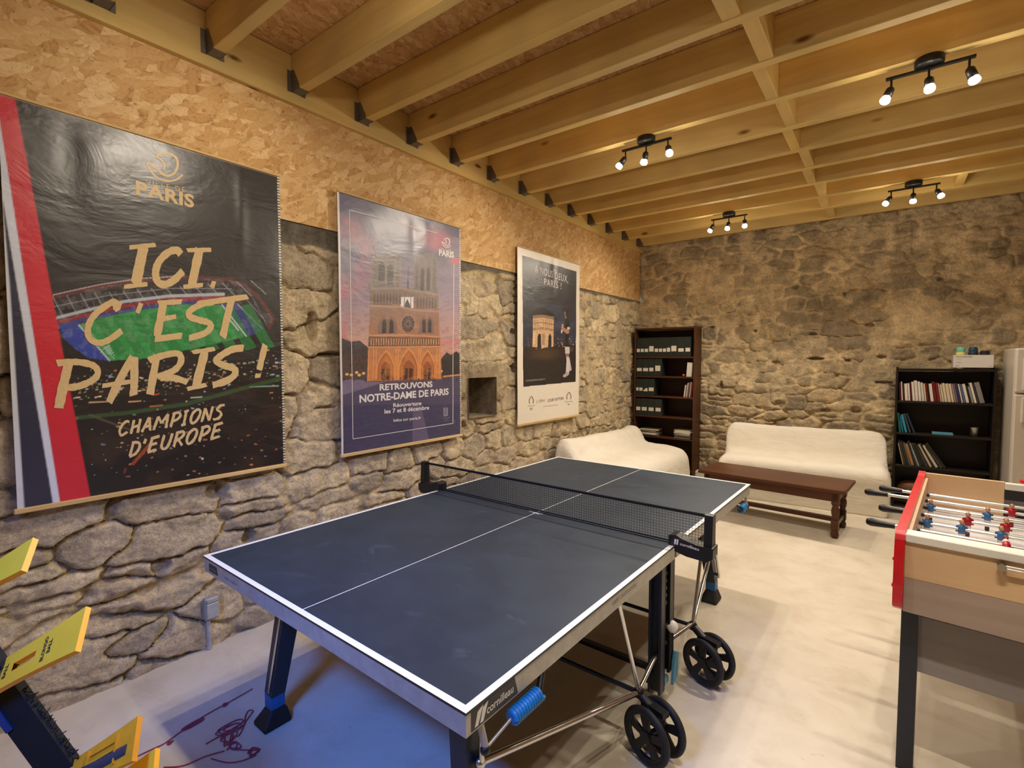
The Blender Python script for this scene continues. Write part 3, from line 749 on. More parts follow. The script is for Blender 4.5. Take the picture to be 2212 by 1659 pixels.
# central uprights, struts, wheels
for sx in (-1, 1):
    for (y, zb, holes) in ((-.045, .075, 0), (.060, .13, 1)):
        b = MB(); x = .695*sx
        b.box((x-.030, y-.026, zb), (x-.018, y+.026, .690)); b.box((x+.018, y-.026, zb), (x+.030, y+.026, .690)); b.box((x-.030, y+.012, zb), (x+.030, y+.026, .690))
        b.box((x-.024, y-.006, zb), (x+.024, y+.014, .690))
        up = CH('upright', b, M['navy'] if not holes else M['blackm'])
        if holes:
            for zz_ in (.60,.565,.53,.495,.46): 
                c = MB(); c.torus((x, y-.0265, zz_), .013, .002, 'y', 14, 6); CH('locking_hole', c, M['grey'], up)
    b = MB(); b.box((.665*sx-.02, -.06, .10), (.665*sx+.02, .10, .17), bev=.006); b.bar((.64*sx,.02,.13),(-.0*sx,.02,.13), .03, .02); CH('crossbar', b, M['blackm'])
    b = MB(); b.prism([(.045,.07),(.105,.09),(.112,.20),(.075,.22),(.055,.17)], .735*sx-.006, .735*sx+.006, 'x'); b.box((.70*sx-.03,-.01,.075),(.70*sx+.02,.055,.115), bev=.01)
    bevel(CH('safety_lock', b, plain('lock_blue', (92,150,176), .45)), .003)
    b = MB(); b.sphere((.728*sx, .055, .345), .028); CH('knob', b, M['white'])['label'] = 'white round knob'
    for sy in (-1, 1):
        J = Vector((.735*sx, .325*sy, .235))
        b = MB(); b.cyl((.595*sx, 1.135*sy, .40), J, .011, n=12); b.sphere((.595*sx,1.135*sy,.40), .018); CH('rail', b, M['chrome'])
        b = MB(); b.cyl(J, (.728*sx, .515*sy, .695), .009, n=10); CH('strut', b, M['chrome'])
        b = MB(); b.cyl(J+Vector((0,0,.01)), (.70*sx, .05*sy, .26), .010, n=8); CH('link_arm', b, M['chrome'])
        if sx > 0:
            b = MB(); b.cyl((-.735, .325*sy, .235), (.735, .325*sy, .235), .010, n=8); CH('axle_tube', b, M['navy'])
        # swivelling twin castor, turned aside as it was left
        ax = Vector((.30, .95, 0)).normalized() if sx > 0 else Vector((.55, -.83, 0)).normalized()
        cc = Vector(((.806 if sy < 0 else .828)*sx, (-.336 if sy < 0 else .289), .112)); tn = Vector((-ax.y, ax.x, 0))
        b = MB(); b.sphere(J, .024); b.cyl(J, cc+Vector((0,0,.075)), .018, .020, 12); b.bar(cc+Vector((0,0,.03)), cc+Vector((0,0,.105)), .034, .060, 0, tuple(tn)); b.bar(cc-tn*.055+Vector((0,0,.095)), cc+tn*.055+Vector((0,0,.095)), .036, .022)
        b.cyl(cc-ax*.058, cc+ax*.058, .010, n=10)
        CH('caster_fork', b, M['black'])
        for wx in (-.048, .048):
            b = MB(); R = .098
            b.torus((0,0,0), R, .0135, 'x', 40, 10); b.torus((0,0,0), R-.012, .009, 'x', 36, 8, 1)
            b.cyl((-.011,0,0),(.011,0,0), .024, n=16, mi=1)
            for k in range(5):
                a = 2*PI*k/5+.3; d = Vector((0, math.cos(a), math.sin(a)))
                b.bar(d*.018, d*(R-.008), .026, .010, 1, (1,0,0), (.040,.010))
            wo = CH('wheel', b, [M['rubber'], M['black']]); wo.location = cc+ax*wx; wo.rotation_euler = (0,0,math.atan2(ax.y, ax.x))
# ball racks (blue coil) on the right side, and handle bracket
def ball_rack(y0, y1):
    b = MB(); x = .768
    n = 120; pth = []
    for i in range(n+1):
        t_ = i/n; a = t_*2*PI*11; d = Vector((x, y0+(y1-y0)*t_, .655)); pth.append(d+Vector((math.cos(a)*.017, 0, math.sin(a)*.017)))
    b.tube(pth, .0062, 7, 0); b.cyl((x,y0,.655),(x,y1,.655), .013, n=12, mi=0)
    s_ = 1 if y1 > y0 else -1
    b.cyl((x,y1,.655),(x-.02,y1+.045*s_,.694), .010, n=8, mi=1); b.cyl((x,y0,.655),(x-.006,y0-.095*s_,.630), .004, n=8, mi=2)
    b.cyl((x-.006,y0-.095*s_,.630),(x-.02,y0-.10*s_,.694), .009, n=8, mi=2); b.sphere((x-.006,y0-.097*s_,.628), .013, mi=1)
    CH('ball_holder', b, [M['blue'], M['black'], M['silver']])['label'] = 'blue coil ball holder under the table edge'
ball_rack(-1.205, -1.082); ball_rack(1.19, 1.10)
# net
yn = 0.0; NW = .905; ztop, zbot = .9105, .770
b = MB(); st = .0011
nx = 130; nz = 11
for i in range(nx+1):
    x = -NW+.02 + (2*NW-.04)*i/nx; b.bar((x,yn,zbot),(x,yn,ztop), st, st)
for k in range(nz+1):
    z = zbot + (ztop-zbot)*k/nz; b.bar((-NW,yn,z),(NW,yn,z), st, st)
net = CH('net', b, plain('net_cord', (20,20,22), .8))
b = MB(); b.box((-NW, -.004, ztop-.004), (NW, .004, ztop+.010), bev=.002); CH('net_tape', b, plain('net_tape_black', (16,16,18), .7), net)
b = MB(); b.box((-NW, -.0022, zbot-.004), (NW, .0022, zbot+.003)); CH('net_hem', b, plain('net_hem_black', (24,25,28), .8), net)
b = MB()
for sg in (-1,1): b.box((-.045, sg*.019-.003, ZT+.0004), (.045, sg*.019+.003, ZT+.0012)); b.box((-.012, sg*.030-.004, ZT+.0004), (.030, sg*.030+.004, ZT+.0016))
CH('centre_clip', b, plain('clip_white', (190,194,196), .5), net)
for sx in (-1, 1):
    b = MB(); xo = .905*sx
    b.prism([(-.026,.726),(.026,.726),(.022,.922),(-.016,.922)], xo-.018*sx, xo+.018*sx, 'x')
    b.prism([(.738*sx,.7605),(.738*sx,.806),(.772*sx,.812),(.79*sx,.802),(.86*sx,.786),(.930*sx,.786),(.930*sx,.742),(.905*sx,.722),(.82*sx,.726),(.766*sx,.738),(.764*sx,.7605)], -.034, .034, 'y')
    post = CH('net_post', b, M['black']); bevel(post, .007)
    if sx > 0:
        b = MB(); text_on(b, 'cornilleau', (.790, -.0350, .772), (1,0,-.08), (0,0,1), .082, .013, 0, .012)
        for q0 in (.764,.774): b.prism([(q0,.770),(q0+.006,.770),(q0+.009,.794),(q0+.002,.794)], -.0352, -.0344, 'y')
        CH('lettering', b, mline, post)['label'] = 'white maker lettering'
# ------------------------------------------------------------------ printed banners on the left wall
class Banner:
    """a sheet w x h metres with a picture laid out in artwork units; Hm maps artwork units to sheet metres"""
    def __init__(s, w, h, Hm, res):
        s.w, s.h = w, h; s.H = np.array(Hm); s.Hi = np.linalg.inv(s.H)
        nx, ny = int(w/res)+1, int(h/res)+1
        gx, gy = np.meshgrid(np.linspace(0,w,nx), np.linspace(0,h,ny), indexing='ij')
        s.gx, s.gy = gx, gy
        q = np.stack([gx, gy, np.ones_like(gx)], -1) @ s.Hi.T
        s.X, s.Y = q[...,0]/q[...,2], q[...,1]/q[...,2]
        s.C = np.zeros(gx.shape+(3,))
    def M(s, x, y):
        q = s.H @ np.array([x, y, 1.0]); return (q[0]/q[2], q[1]/q[2])
    def mask(s, pts):
        x, y = s.X, s.Y; ins = np.zeros(x.shape, bool); n = len(pts)
        for i in range(n):
            x0, y0 = pts[i]; x1, y1 = pts[(i+1) % n]
            if y0 == y1: continue
            c = ((y0 > y) != (y1 > y)) & (x < (x1-x0)*(y-y0)/(y1-y0)+x0)
            ins ^= c
        return ins
    def put(s, m, col, a=1.0):
        m = m.astype(float)*a; c = np.array(srgb(*col)) if len(np.shape(col)) == 1 else col
        s.C = s.C*(1-m[...,None]) + c*m[...,None]
    def poly(s, pts, col, a=1.0): s.put(s.mask(pts), col, a)
    def ell(s, cx, cy, rx, ry, col, a=1.0, soft=.05):
        d = np.sqrt(((s.X-cx)/rx)**2+((s.Y-cy)/ry)**2); s.put(sstep(1+soft, 1-soft, d), col, a)
    def line(s, pts, wd, col, a=1.0):
        best = np.full(s.X.shape, 1e9)
        for (x0,y0),(x1,y1) in zip(pts[:-1], pts[1:]):
            L = (x1-x0)**2+(y1-y0)**2+1e-9; t = np.clip(((s.X-x0)*(x1-x0)+(s.Y-y0)*(y1-y0))/L, 0, 1)
            best = np.minimum(best, np.hypot(s.X-x0-t*(x1-x0), s.Y-y0-t*(y1-y0)))
        s.put(sstep(wd/2*1.25, wd/2*.75, best), col, a)
    def arch(s, cx, yb_, hw, hs, ht, col, a=1.0, dy=0.0):
        """pointed arch, foot at yb_, springing hs above, apex ht above"""
        pts = [(cx-hw, yb_-dy), (cx-hw, yb_-hs-dy)]
        for t in (.35,.7): pts.append((cx-hw*(1-t)**.8, yb_-hs-(ht-hs)*t**.75))
        pts.append((cx, yb_-ht))
        for t in (.7,.35): pts.append((cx+hw*(1-t)**.8, yb_-hs-(ht-hs)*t**.75))
        pts += [(cx+hw, yb_-hs+dy), (cx+hw, yb_+dy)]
        s.poly(pts, col, a)

def ribbon(mb, pts, wd, seed, rough=.10, z=0.0, mi=0, mapf=None):
    """one brush stroke: smooth path with frayed ends and slightly uneven edges"""
    rg = np.random.default_rng(seed)
    P_ = [(p.x, p.y) for p in crv([(q[0], q[1], 0) for q in pts], 5 if len(pts) > 2 else 8)]
    n = len(P_); L = []; R_ = []
    for i, (x, y) in enumerate(P_):
        a = P_[max(i-1,0)]; c = P_[min(i+1,n-1)]; dx, dy = c[0]-a[0], c[1]-a[1]; l = math.hypot(dx,dy)+1e-9
        nx_, ny_ = -dy/l, dx/l; k = wd/2*(1+rg.uniform(-rough, rough))*(1.0 if 0 < i < n-1 else .92)
        ex = (rg.uniform(-.25,.25)*wd if i in (0,n-1) else 0)
        L.append((x+nx_*k+dx/l*ex, y+ny_*k+dy/l*ex)); R_.append((x-nx_*k-dx/l*ex*.6, y-ny_*k-dy/l*ex*.6))
    v = [(*mapf(*p), z) for p in L] + [(*mapf(*p), z) for p in R_]
    f = [(i, n+i, n+i+1, i+1) for i in range(n-1)]
    # orient up
    a, b, c = Vector(v[0]), Vector(v[n]), Vector(v[n+1])
    if (b-a).cross(c-a).z < 0: f = [q[::-1] for q in f]
    mb.add(v, f, mi)

GLY = {  # brush capitals in a unit box, y down
 'C': [[(.95,.10),(.6,.02),(.2,.3),(.08,.68),(.35,.98),(.9,.80)]], 'H': [[(.2,0),(.1,1)],[(.85,0),(.78,1)],[(.1,.55),(.9,.45)]],
 'A': [[(.55,0),(.0,1)],[(.55,0),(.85,1)],[(.15,.68),(.85,.60)]], 'M': [[(.2,.05),(.0,1)],[(.2,.05),(.5,.6)],[(.5,.6),(.9,0)],[(.9,0),(.9,1)]],
 'P': [[(.3,0),(.12,1)],[(.1,.06),(.7,.02),(.95,.25),(.7,.5),(.2,.6)]], 'I': [[(.5,.03),(.4,.97)],[(.15,.05),(.9,.0)],[(.0,1),(.75,.95)]],
 'O': [[(.6,.02),(.2,.25),(.08,.7),(.3,.98),(.7,.85),(.95,.4),(.85,.1),(.55,.03)]], 'N': [[(.2,.03),(.05,1)],[(.2,.05),(.75,.95)],[(.95,0),(.78,1)]],
 'S': [[(.95,.05),(.5,.05),(.25,.28),(.6,.5),(.75,.72),(.5,.95),(.0,.98)]], 'D': [[(.25,0),(.1,1)],[(.1,.05),(.75,.15),(.92,.5),(.6,.9),(.05,1)]],
 'E': [[(.25,.03),(.08,.97)],[(.15,.05),(.95,0)],[(.15,.5),(.8,.45)],[(.0,.98),(.85,.92)]], 'U': [[(.2,0),(.08,.7),(.3,.97),(.65,.9),(.85,.5),(.95,0)]],
 'R': [[(.25,0),(.1,1)],[(.1,.05),(.75,.02),(.9,.22),(.65,.45),(.15,.58)],[(.45,.55),(.9,1)]], "'": [[(.6,0),(.3,.3)]], 'T': [[(.1,.06),(1,.0)],[(.6,.03),(.4,1)]], }
def brush_word(mb, word, p0, p1, cap, wd, mapf, seed, z, shear=.18, gap=.18):
    ws = {'I': .55, "'": .35, 'M': 1.25}; tot = sum(ws.get(c, .9) for c in word) + gap*(len(word)-1); pos = 0
    dx, dy = (p1[0]-p0[0]), (p1[1]-p0[1])
    for i, c in enumerate(word):
        a = pos/tot; bw = ws.get(c, .9)/tot; pos += ws.get(c, .9)+gap
        for k, st in enumerate(GLY[c]):
            pts = [(p0[0]+dx*(a+bw*q[0])+shear*cap*(1-q[1]), p0[1]+dy*(a+bw*q[0])-cap*(1-q[1])) for q in st]
            ribbon(mb, pts, wd, seed+i*7+k, .14, z+k*.00004, 0, mapf)

def swoosh(mb, mapf, X, Y, sc, z, seed=3, k=1.0):
    """city emblem: the boat with its sail, drawn as open strokes"""
    out = [(0,0),(.09,.38),(.29,.80),(.55,.98),(.80,.93),(1,.66)]
    inn = [(.04,.04),(.21,.23),(.33,.38),(.42,.60),(.60,.71),(.78,.55),(.87,.12),(.82,-.24),(.65,-.45)]
    sail = [(.28,-.33),(.48,-.46),(.65,-.45)]; s2 = [(.28,-.33),(.44,-.05),(.50,.22),(.48,.42)]
    for i, (st, wd) in enumerate(((out,.07),(inn,.085),(sail,.075),(s2,.07))):
        ribbon(mb, [(X+q[0]*sc[0], Y+q[1]*sc[1]) for q in st], wd*sc[0]*k, seed+i, .06, z+i*.00004, 0, mapf)
def flat_text(mb, s, p0, p1, cap, mapf, z, mi=0, bold=.02, spacing=1.0):
    """straight lettering from p0 to p1 (baseline, artwork units) with capital height cap"""
    a = Vector((*mapf(*p0), z)); b = Vector((*mapf(*p1), z)); mid = ((p0[0]+p1[0])/2, (p0[1]+p1[1])/2)
    h = (Vector(mapf(mid[0], mid[1]-cap)) - Vector(mapf(*mid))).length
    X = (b-a).normalized(); Y = Vector((-X.y, X.x, 0))
    text_on(mb, s, a, X, Y, (b-a).length, h, mi, bold, spacing=spacing)

def lay(mb, bn, hz):
    """lays the lettering on the hanging sheet"""
    nx, ny = hz.shape; out = []
    for (x, y, z) in mb.v:
        a = min(max(x/bn.w*(nx-1), 0), nx-1.001); c = min(max(y/bn.h*(ny-1), 0), ny-1.001); i, j = int(a), int(c); p, q = a-i, c-j
        h = (hz[i,j]*(1-p)+hz[i+1,j]*p)*(1-q)+(hz[i,j+1]*(1-p)+hz[i+1,j+1]*p)*q
        out.append((x, y, h + .0012 + (z-zl)*.5))
    mb.v = out; return mb
zl = .0150
def sag(bn, amp, seed, folds):
    h = amp*(fbm(bn.gx*2.2, bn.gy*1.5, seed, 3)-.5)*2
    for (x0, y0, wx, hy, a) in folds: h += a*np.exp(-((bn.gx-x0)/wx)**2)*sstep(y0-hy, y0, bn.gy)
    ed = np.minimum(np.minimum(bn.gy, bn.h-bn.gy)/.12, 1); return h*np.clip(ed, 0, 1)

def hang(name, label, y0, z0, bn, sheetmat, hz, xo=.046):
    """x = along the wall (+y), y = up, z = out of the wall (+x)"""
    t = bpy.data.objects.new(name, None); COL.objects.link(t); t.empty_display_size = .05
    t.matrix_world = Matrix(((0,0,1,XW+xo),(1,0,0,y0),(0,1,0,z0),(0,0,0,1)))
    tag(t, label, 'poster')
    P_ = np.stack([bn.gx, bn.gy, hz], -1)
    sh = grid_mesh('printed_sheet', P_, bn.C, sheetmat, parent=t)
    return t

# --- banner A: stadium by night
HA = [[0.0004475382664183122,-8.406796164763874e-06,-0.01689587631957748],[-0.00010878948192174197,-0.0006282059299206477,0.9643139610749024],[-0.00017326321313798702,-3.263012351010941e-08,1.0]]
A = Banner(1.1723, 1.7252, HA, .0036)
X, Y = A.X, A.Y
nz_ = fbm(X/160, Y/160, 5, 4)
A.C[:] = np.array(srgb(20,14,16)); A.put(nz_ > .62, (30,22,22), .6)
warm = sstep(.45,.75, fbm(X/200, Y/120, 9, 4))*sstep(560,800,Y)*sstep(480,620,X)
A.put(warm, (58,40,28), .55)
# city lights below the stadium
rgp = np.random.default_rng(3)
for i in range(420):
    x = rgp.uniform(470,1840); y = rgp.normal(700+ (x-470)*-.10, 50) if rgp.random() < .6 else rgp.uniform(620,1300)
    c = [(255,214,150),(240,150,90),(200,220,255),(255,240,220),(150,200,150)][rgp.integers(5)]
    rr = rgp.uniform(1.5,5.5); m_ = (np.abs(X-x) < rr*rgp.uniform(1,2.6)) & (np.abs(Y-y) < rr); A.put(m_, c, rgp.uniform(.2,.7))
for (x0,x1,y,c) in ((560,700,800,(236,190,140)),(600,640,765,(255,230,200)),(820,900,795,(240,180,120)),(960,1040,825,(220,120,70)),(980,1020,750,(230,80,50)),(1230,1300,770,(190,210,190)),(1620,1800,700,(140,190,170)),(460,500,770,(240,210,190))):
    A.line([(x0,y),(x1,y-6)], 9, c, .8)
A.line([(470,900),(800,870),(1200,810),(1640,690),(1840,640)], 26, (70,110,60), .45)
A.line([(560,880),(820,980)], 14, (120,120,90), .35)
A.line([(840,1205),(960,1070)], 22, (196,84,40), .6); A.line([(780,1265),(790,1240)], 14, (150,70,60), .5)
# stadium bowl
outer = [(330,110),(640,45),(900,5),(1200,-12),(1480,-2),(1600,45),(1690,130),(1768,255),(1755,300),(1690,340),(1600,372),(1300,440),(900,520),(690,528),(560,505),(470,440),(395,380),(340,290)]
A.poly(outer, (34,26,34))
A.line([(330,110),(640,45),(900,5),(1200,-12),(1480,-2),(1600,45),(1690,130),(1768,255),(1745,310)], 26, (92,34,42), .95)
A.line([(340,95),(640,30),(900,-8),(1200,-26)], 7, (230,220,220), .55)
for k in range(15):
    x = 380+k*92; A.line([(x-40, 105-k*7),(x+30+k*2, 250-k*11)], 6, (190,200,210), .5)
A.line([(350,170),(700,100),(1100,55),(1500,60)], 5, (180,190,205), .5)
A.line([(355,245),(560,195),(800,140),(1100,105),(1450,95)], 20, (196,206,224), .8)
A.line([(360,275),(560,225),(800,170),(1100,130),(1450,118)], 26, (150,34,50), .9)
A.line([(370,300),(560,250),(800,200),(1100,158),(1450,140)], 24, (58,66,150), .85)
A.poly([(380,300),(515,285),(700,520),(690,526),(560,505),(470,440),(400,375)], (36,62,164))
A.poly([(1400,120),(1540,150),(1700,320),(1690,340),(1595,372),(1440,170)], (44,54,130))
A.line([(1540,160),(1700,320)], 6, (200,210,230), .7); A.line([(1600,130),(1720,270)], 5, (150,160,180), .6); A.line([(1640,120),(1700,240),(1730,300)], 5, (130,140,160), .5)
A.poly([(505,290),(700,236),(900,196),(1180,160),(1440,165),(1595,368),(1300,438),(900,516),(700,524)], (38,150,74))
for k in range(9):
    x = 560+k*120; A.poly([(x+40,250-k*10),(x+105,238-k*10),(x+260,470-k*4),(x+190,490-k*4)], (26,128,60), .7)
ft = fbm(X/30, Y/30, 77, 3); A.put((ft > .55) & A.mask(outer), (255,255,255), .05)
A.line([(505,290),(700,524)], 7, (226,232,240), .9); A.line([(1440,165),(1595,368)], 7, (226,232,240), .9)
A.line([(540,300),(735,515)], 4, (200,220,205), .7); A.line([(640,470),(700,420),(735,500)], 4, (200,220,205), .6); A.poly([(668,430),(700,425),(722,480),(690,486)], (160,205,190), .7)
A.line([(1480,250),(1545,330)], 9, (220,226,236), .8)
# tricolour edge : white border, navy wedge, white stripe, red stripe
A.poly([(-200,-2000),(300,-2000),(300,2000),(-200,2000)], (20,14,16), 0)
def lerp_poly(top, bot, col): A.poly([(top[0],-1400),(top[1],-1400),(bot[0],1700),(bot[1],1700)][:2]+[(bot[1],1700),(bot[0],1700)], col)
yt, yb2 = -1330., 1420.
def band_(xt0, xt1, xb0, xb1, col):
    e = lambda a, b_: a+(b_-a)*(A.Y-yt)/(yb2-yt)
    A.put(sstep(-6, 6, A.X-e(xt0,xb0))*sstep(6, -6, A.X-e(xt1,xb1)), col)
xL = np.where(Y < 0, 60+.0631*Y, 60+.0351*Y); xW = 104+.1364*Y; xR_ = 162+.130*Y; xD = 320+.163*Y
sf = lambda d: sstep(-6, 6, d)
A.put(sf(xW-X), (212,216,228)); A.put(sf(X-xL)*sf(xW-X)*sf(Y+505), (34,36,66)); A.put(sf(X-xW)*sf(xR_-X), (214,220,238)); A.put(sf(X-xR_)*sf(xD-X), (206,28,52))
A.put((A.gx > A.w-.012) & (np.mod(A.gy*62, 1) < .55), (226,220,210))
A.put(A.gy > A.h-.010, (196,172,140))
A.C = np.clip(A.C, 0, 1)
M['printA'] = printed('print_stadium', .37, .32, .8); 
gold = ink('gold_ink', (218,190,140), .4)
hzA = hz = sag(A, .006, 31, [(.35,1.72,.10,.6,.006),(.22,1.6,.05,.5,-.004),(.95,1.5,.03,.4,.004)])
tA = hang('poster', 'large black poster of a floodlit stadium with a tricolour left edge, leftmost on the wall', -1.8235, .9465, A, M['printA'], hz)
zl = .0150
b = MB(); mf = A.M; sd = 100
def st(pts, wd, dy=0.0):
    global sd; sd += 1
    ribbon(b, [(p[0], p[1]+dy) for p in pts], wd, sd, .10, zl+(sd % 40)*.00003, 0, mf)
D1 = -1357.6
for pts, wd in (([(845,1148),(1015,1132)],28),([(938,1140),(880,1390)],66),([(805,1402),(958,1385)],28),
                ([(1178,1195),(1150,1168),(1095,1182),(1035,1240),(1012,1310),(1025,1370),(1070,1388),(1130,1360),(1190,1300)],48),
                ([(1215,1168),(1374,1166)],28),([(1298,1165),(1245,1392)],58),([(1190,1405),(1318,1392)],28),([(1390,1368),(1375,1410)],30)): st(pts, wd, D1)
for pts, wd in (([(772,140),(752,190),(740,140),(650,190),(590,250),(562,320),(575,380),(630,408),(700,388),(785,328)],42),([(915,150),(888,215)],30),
                ([(1060,145),(1012,370)],50),([(1022,150),(1180,142)],34),([(1030,258),(1140,238)],32),([(1000,385),(1178,362)],40),
                ([(1380,145),(1300,162),(1228,205),(1232,240),(1290,262),(1352,280),(1362,312),(1320,350),(1220,380)],42),
                ([(1280,158),(1400,140),(1605,112)],38),([(1500,130),(1470,250),(1440,378)],46),
                ([(430,545),(395,680),(358,835)],64),([(352,540),(480,532),(590,555),(622,602),(590,650),(500,690),(420,702)],44),
                ([(850,505),(770,640),(690,800)],50),([(862,500),(860,640),(852,752)],52),([(650,690),(880,655)],30),
                ([(1010,495),(960,748)],50),([(955,525),(1060,490),(1150,480),(1168,530),(1120,590),(1010,632)],42),([(1030,640),(1120,640),(1210,668)],42),
                ([(1240,472),(1388,450)],28),([(1325,465),(1260,702)],54),([(1205,712),(1330,685)],28),
                ([(1575,445),(1500,455),(1420,500),(1400,532),(1450,560),(1512,580),(1515,620),(1460,660),(1370,688)],44),
                ([(1715,425),(1675,590)],40),([(1668,612),(1664,640)],34)): st(pts, wd)
lay(b, A, hzA).build('headline', gold, tA)['label'] = 'gold brush lettering'
b = MB(); brush_word(b, 'CHAMPIONS', (745,1022), (1435,905), 92, 17, mf, 300, zl); brush_word(b, "D'EUROPE", (812,1158), (1420,1030), 96, 18, mf, 400, zl)
lay(b, A, hzA).build('caption', gold, tA)['label'] = 'smaller gold brush lettering'
b = MB(); swoosh(b, mf, 965, 605+D1, (232,122), zl, 12, .75)
flat_text(b, 'PARIS', (893,805+D1), (1268,895+D1), 84, mf, zl, 0, .035, 1.05); flat_text(b, 'VILLE DE', (962,752+D1), (1212,798+D1), 34, mf, zl, 0, .0, 1.4)
lay(b, A, hzA).build('emblem', gold, tA)['label'] = 'gold city emblem'
def battens(t, bn, ext=.012):
    b = MB(); b.box((-ext, -.010, -.006), (bn.w+ext*.4, .012, .013), bev=.003); b.build('bottom_batten', M['batten'], t)
    b = MB(); b.box((0, bn.h-.006, -.006), (bn.w, bn.h+.006, .008), bev=.002); b.build('top_batten', M['batten'], t)
battens(tA, A)

# --- banner B: the cathedral
HB = [[0.0012647179193759114,-4.414373191538957e-05,-0.12961171351686687],[-0.0001900895813527754,-0.0011146161815685494,1.8028455233929501],[-0.00031045627635169605,-3.2064238925837473e-06,1.0]]
Bn = Banner(1.1755, 1.7495, HB, .0034); X, Y = Bn.X, Bn.Y
yb0 = 1160.
tv = np.clip((Y-150)/(yb0-150), 0, 1)[...,None]
stops = [(0,(66,62,98)),(.3,(98,92,122)),(.55,(150,130,150)),(.75,(196,156,150)),(.92,(214,150,132)),(1,(206,140,120))]
C = np.zeros(X.shape+(3,))
for (a, ca), (c_, cb) in zip(stops[:-1], stops[1:]):
    q = np.clip((tv-a)/(c_-a), 0, 1); w_ = ((tv >= a) & (tv <= c_)); C = np.where(w_, np.array(srgb(*ca))*(1-q)+np.array(srgb(*cb))*q, C)
Bn.C[:] = C
cl = fbm(X/210, Y/130, 12, 4)
Bn.put(sstep(.52,.72,cl)*sstep(900,300,Y), (168,150,164), .55)
Bn.put(sstep(.45,.75,fbm(X/150+4,Y/150,13,4))*sstep(420,100,X), (186,98,116), .75)
Bn.put(sstep(1,.2,np.hypot((X-680)/110,(Y-370)/90))*sstep(.35,.6,cl+.15), (188,84,110), .8)
Bn.put(sstep(1,.3,np.hypot((X-785)/45,(Y-492)/26)), (220,90,110), .8)
Bn.put(sstep(1,.2,np.hypot((X-780)/120,(Y-950)/26)), (212,120,128), .7)
# square, houses
Bn.poly([(0,1140),(1000,1125),(1000,1800),(0,1800)], (62,60,94))
Bn.put(((Y > 1135) & (Y < 1300)), (96,84,112), .45)
Bn.poly([(0,1140),(400,1170),(200,1230),(0,1290)], (150,134,168), .55)
Bn.poly([(560,1290),(600,1290),(660,1520),(640,1620),(560,1600)], (112,98,132), .7)
Bn.put(fbm(X/24,Y/9,14,3) > .58, (84,80,112), .25*1.0)
Bn.poly([(0,905),(150,920),(200,940),(250,935),(300,975),(300,1150),(0,1165)], (62,52,58)); Bn.poly([(0,1000),(300,1010),(300,1150),(0,1165)], (84,62,58), .7)
for k in range(46):
    x, y = rgp.uniform(130,295), rgp.uniform(960,1120); Bn.put((np.abs(X-x) < 4) & (np.abs(Y-y) < 6), (36,30,38), .6)
for (x,y) in ((235,1115),(275,1120),(180,1125),(205,1128),(250,1130)): Bn.ell(x, y, 9, 7, (255,206,130), .9, .5)
Bn.poly([(715,1040),(745,1005),(770,1020),(800,1000),(840,1030),(840,1140),(715,1145)], (46,38,42)); Bn.line([(730,1142),(840,1132)], 8, (236,160,70), .9); Bn.ell(716,1112,8,7,(255,220,150),.9,.5)
# facade: bottom warm, top grey-brown
W_ = Bn.mask([(302,620),(690,650),(700,870),(712,1000),(720,1158),(295,1168),(300,850),(304,840)])
g = np.clip((Y-640)/(1160-640),0,1)[...,None]
fc = np.array(srgb(120,104,98))*(1-g)+np.array(srgb(206,132,84))*g
fc = fc*(.82+.36*fbm(X/14,Y/14,15,3)[...,None])
Bn.put(W_, fc)
lt = np.array(srgb(116,104,100))*(.8+.4*fbm(X/12,Y/16,16,3)[...,None])
Bn.put(Bn.mask([(305,465),(318,450),(450,440),(470,480),(478,640),(305,640)]), lt)
Bn.put(Bn.mask([(552,490),(566,450),(660,440),(676,470),(684,660),(552,650)]), lt*np.array([1.0,.98,.98]))
Bn.poly([(548,470),(556,455),(572,462),(572,650),(556,650)], (84,74,76), .6); Bn.poly([(660,470),(680,480),(684,660),(664,655)], (92,82,84), .5)
for (x0,x1,y0,y1) in ((350,385,490,600),(400,432,500,618),(590,610,525,655),(625,642,522,655)):
    Bn.arch((x0+x1)/2, y1, (x1-x0)/2, y1-y0-18, y1-y0, (52,46,50), .9)
for (x0,x1) in ((308,316),(390,396),(440,450),(468,478),(552,560),(612,620),(650,656),(676,684)): Bn.poly([(x0,470),(x1,470),(x1,640),(x0,640)], (150,134,126), .35)
Bn.line([(518,520),(518,650)], 5, (70,62,70)); Bn.line([(518,600),(518,650)], 12, (84,76,80))
Bn.line([(300,640),(480,640),(552,655),(692,680)], 12, (150,128,116), .9); Bn.line([(296,610),(300,640)], 10, (120,104,98))
for k in range(9): Bn.arch(330+k*18, 730, 6, 40, 62, (84,70,68), .8)
for k in range(7): Bn.arch(575+k*17, 755, 6, 40, 62, (84,70,68), .8)
Bn.poly([(480,690),(552,690),(552,752),(480,748)], (226,220,224)); Bn.poly([(495,750),(516,700),(540,752)], (66,60,70)); Bn.line([(500,690),(500,748)], 5, (120,104,104)); Bn.line([(536,690),(536,750)], 5, (120,104,104))
Bn.line([(302,735),(480,745),(560,765),(696,775)], 10, (176,142,124), .9)
for (cx, hw) in ((405,60),(628,48)):
    Bn.arch(cx, 900, hw, 60, 130, (150,116,104), .8); Bn.arch(cx, 898, hw*.88, 58, 118, (124,94,86), .7)
    Bn.ell(cx, 800, hw*.26, 16, (160,124,110), .8)
for (cx, hw) in ((387,12),(428,12),(613,10),(646,10)): Bn.arch(cx, 893, hw, 58, 80, (52,42,44), .95)
Bn.ell(523, 838, 42, 50, (164,128,110)); Bn.ell(523, 842, 36, 46, (70,56,58)); 
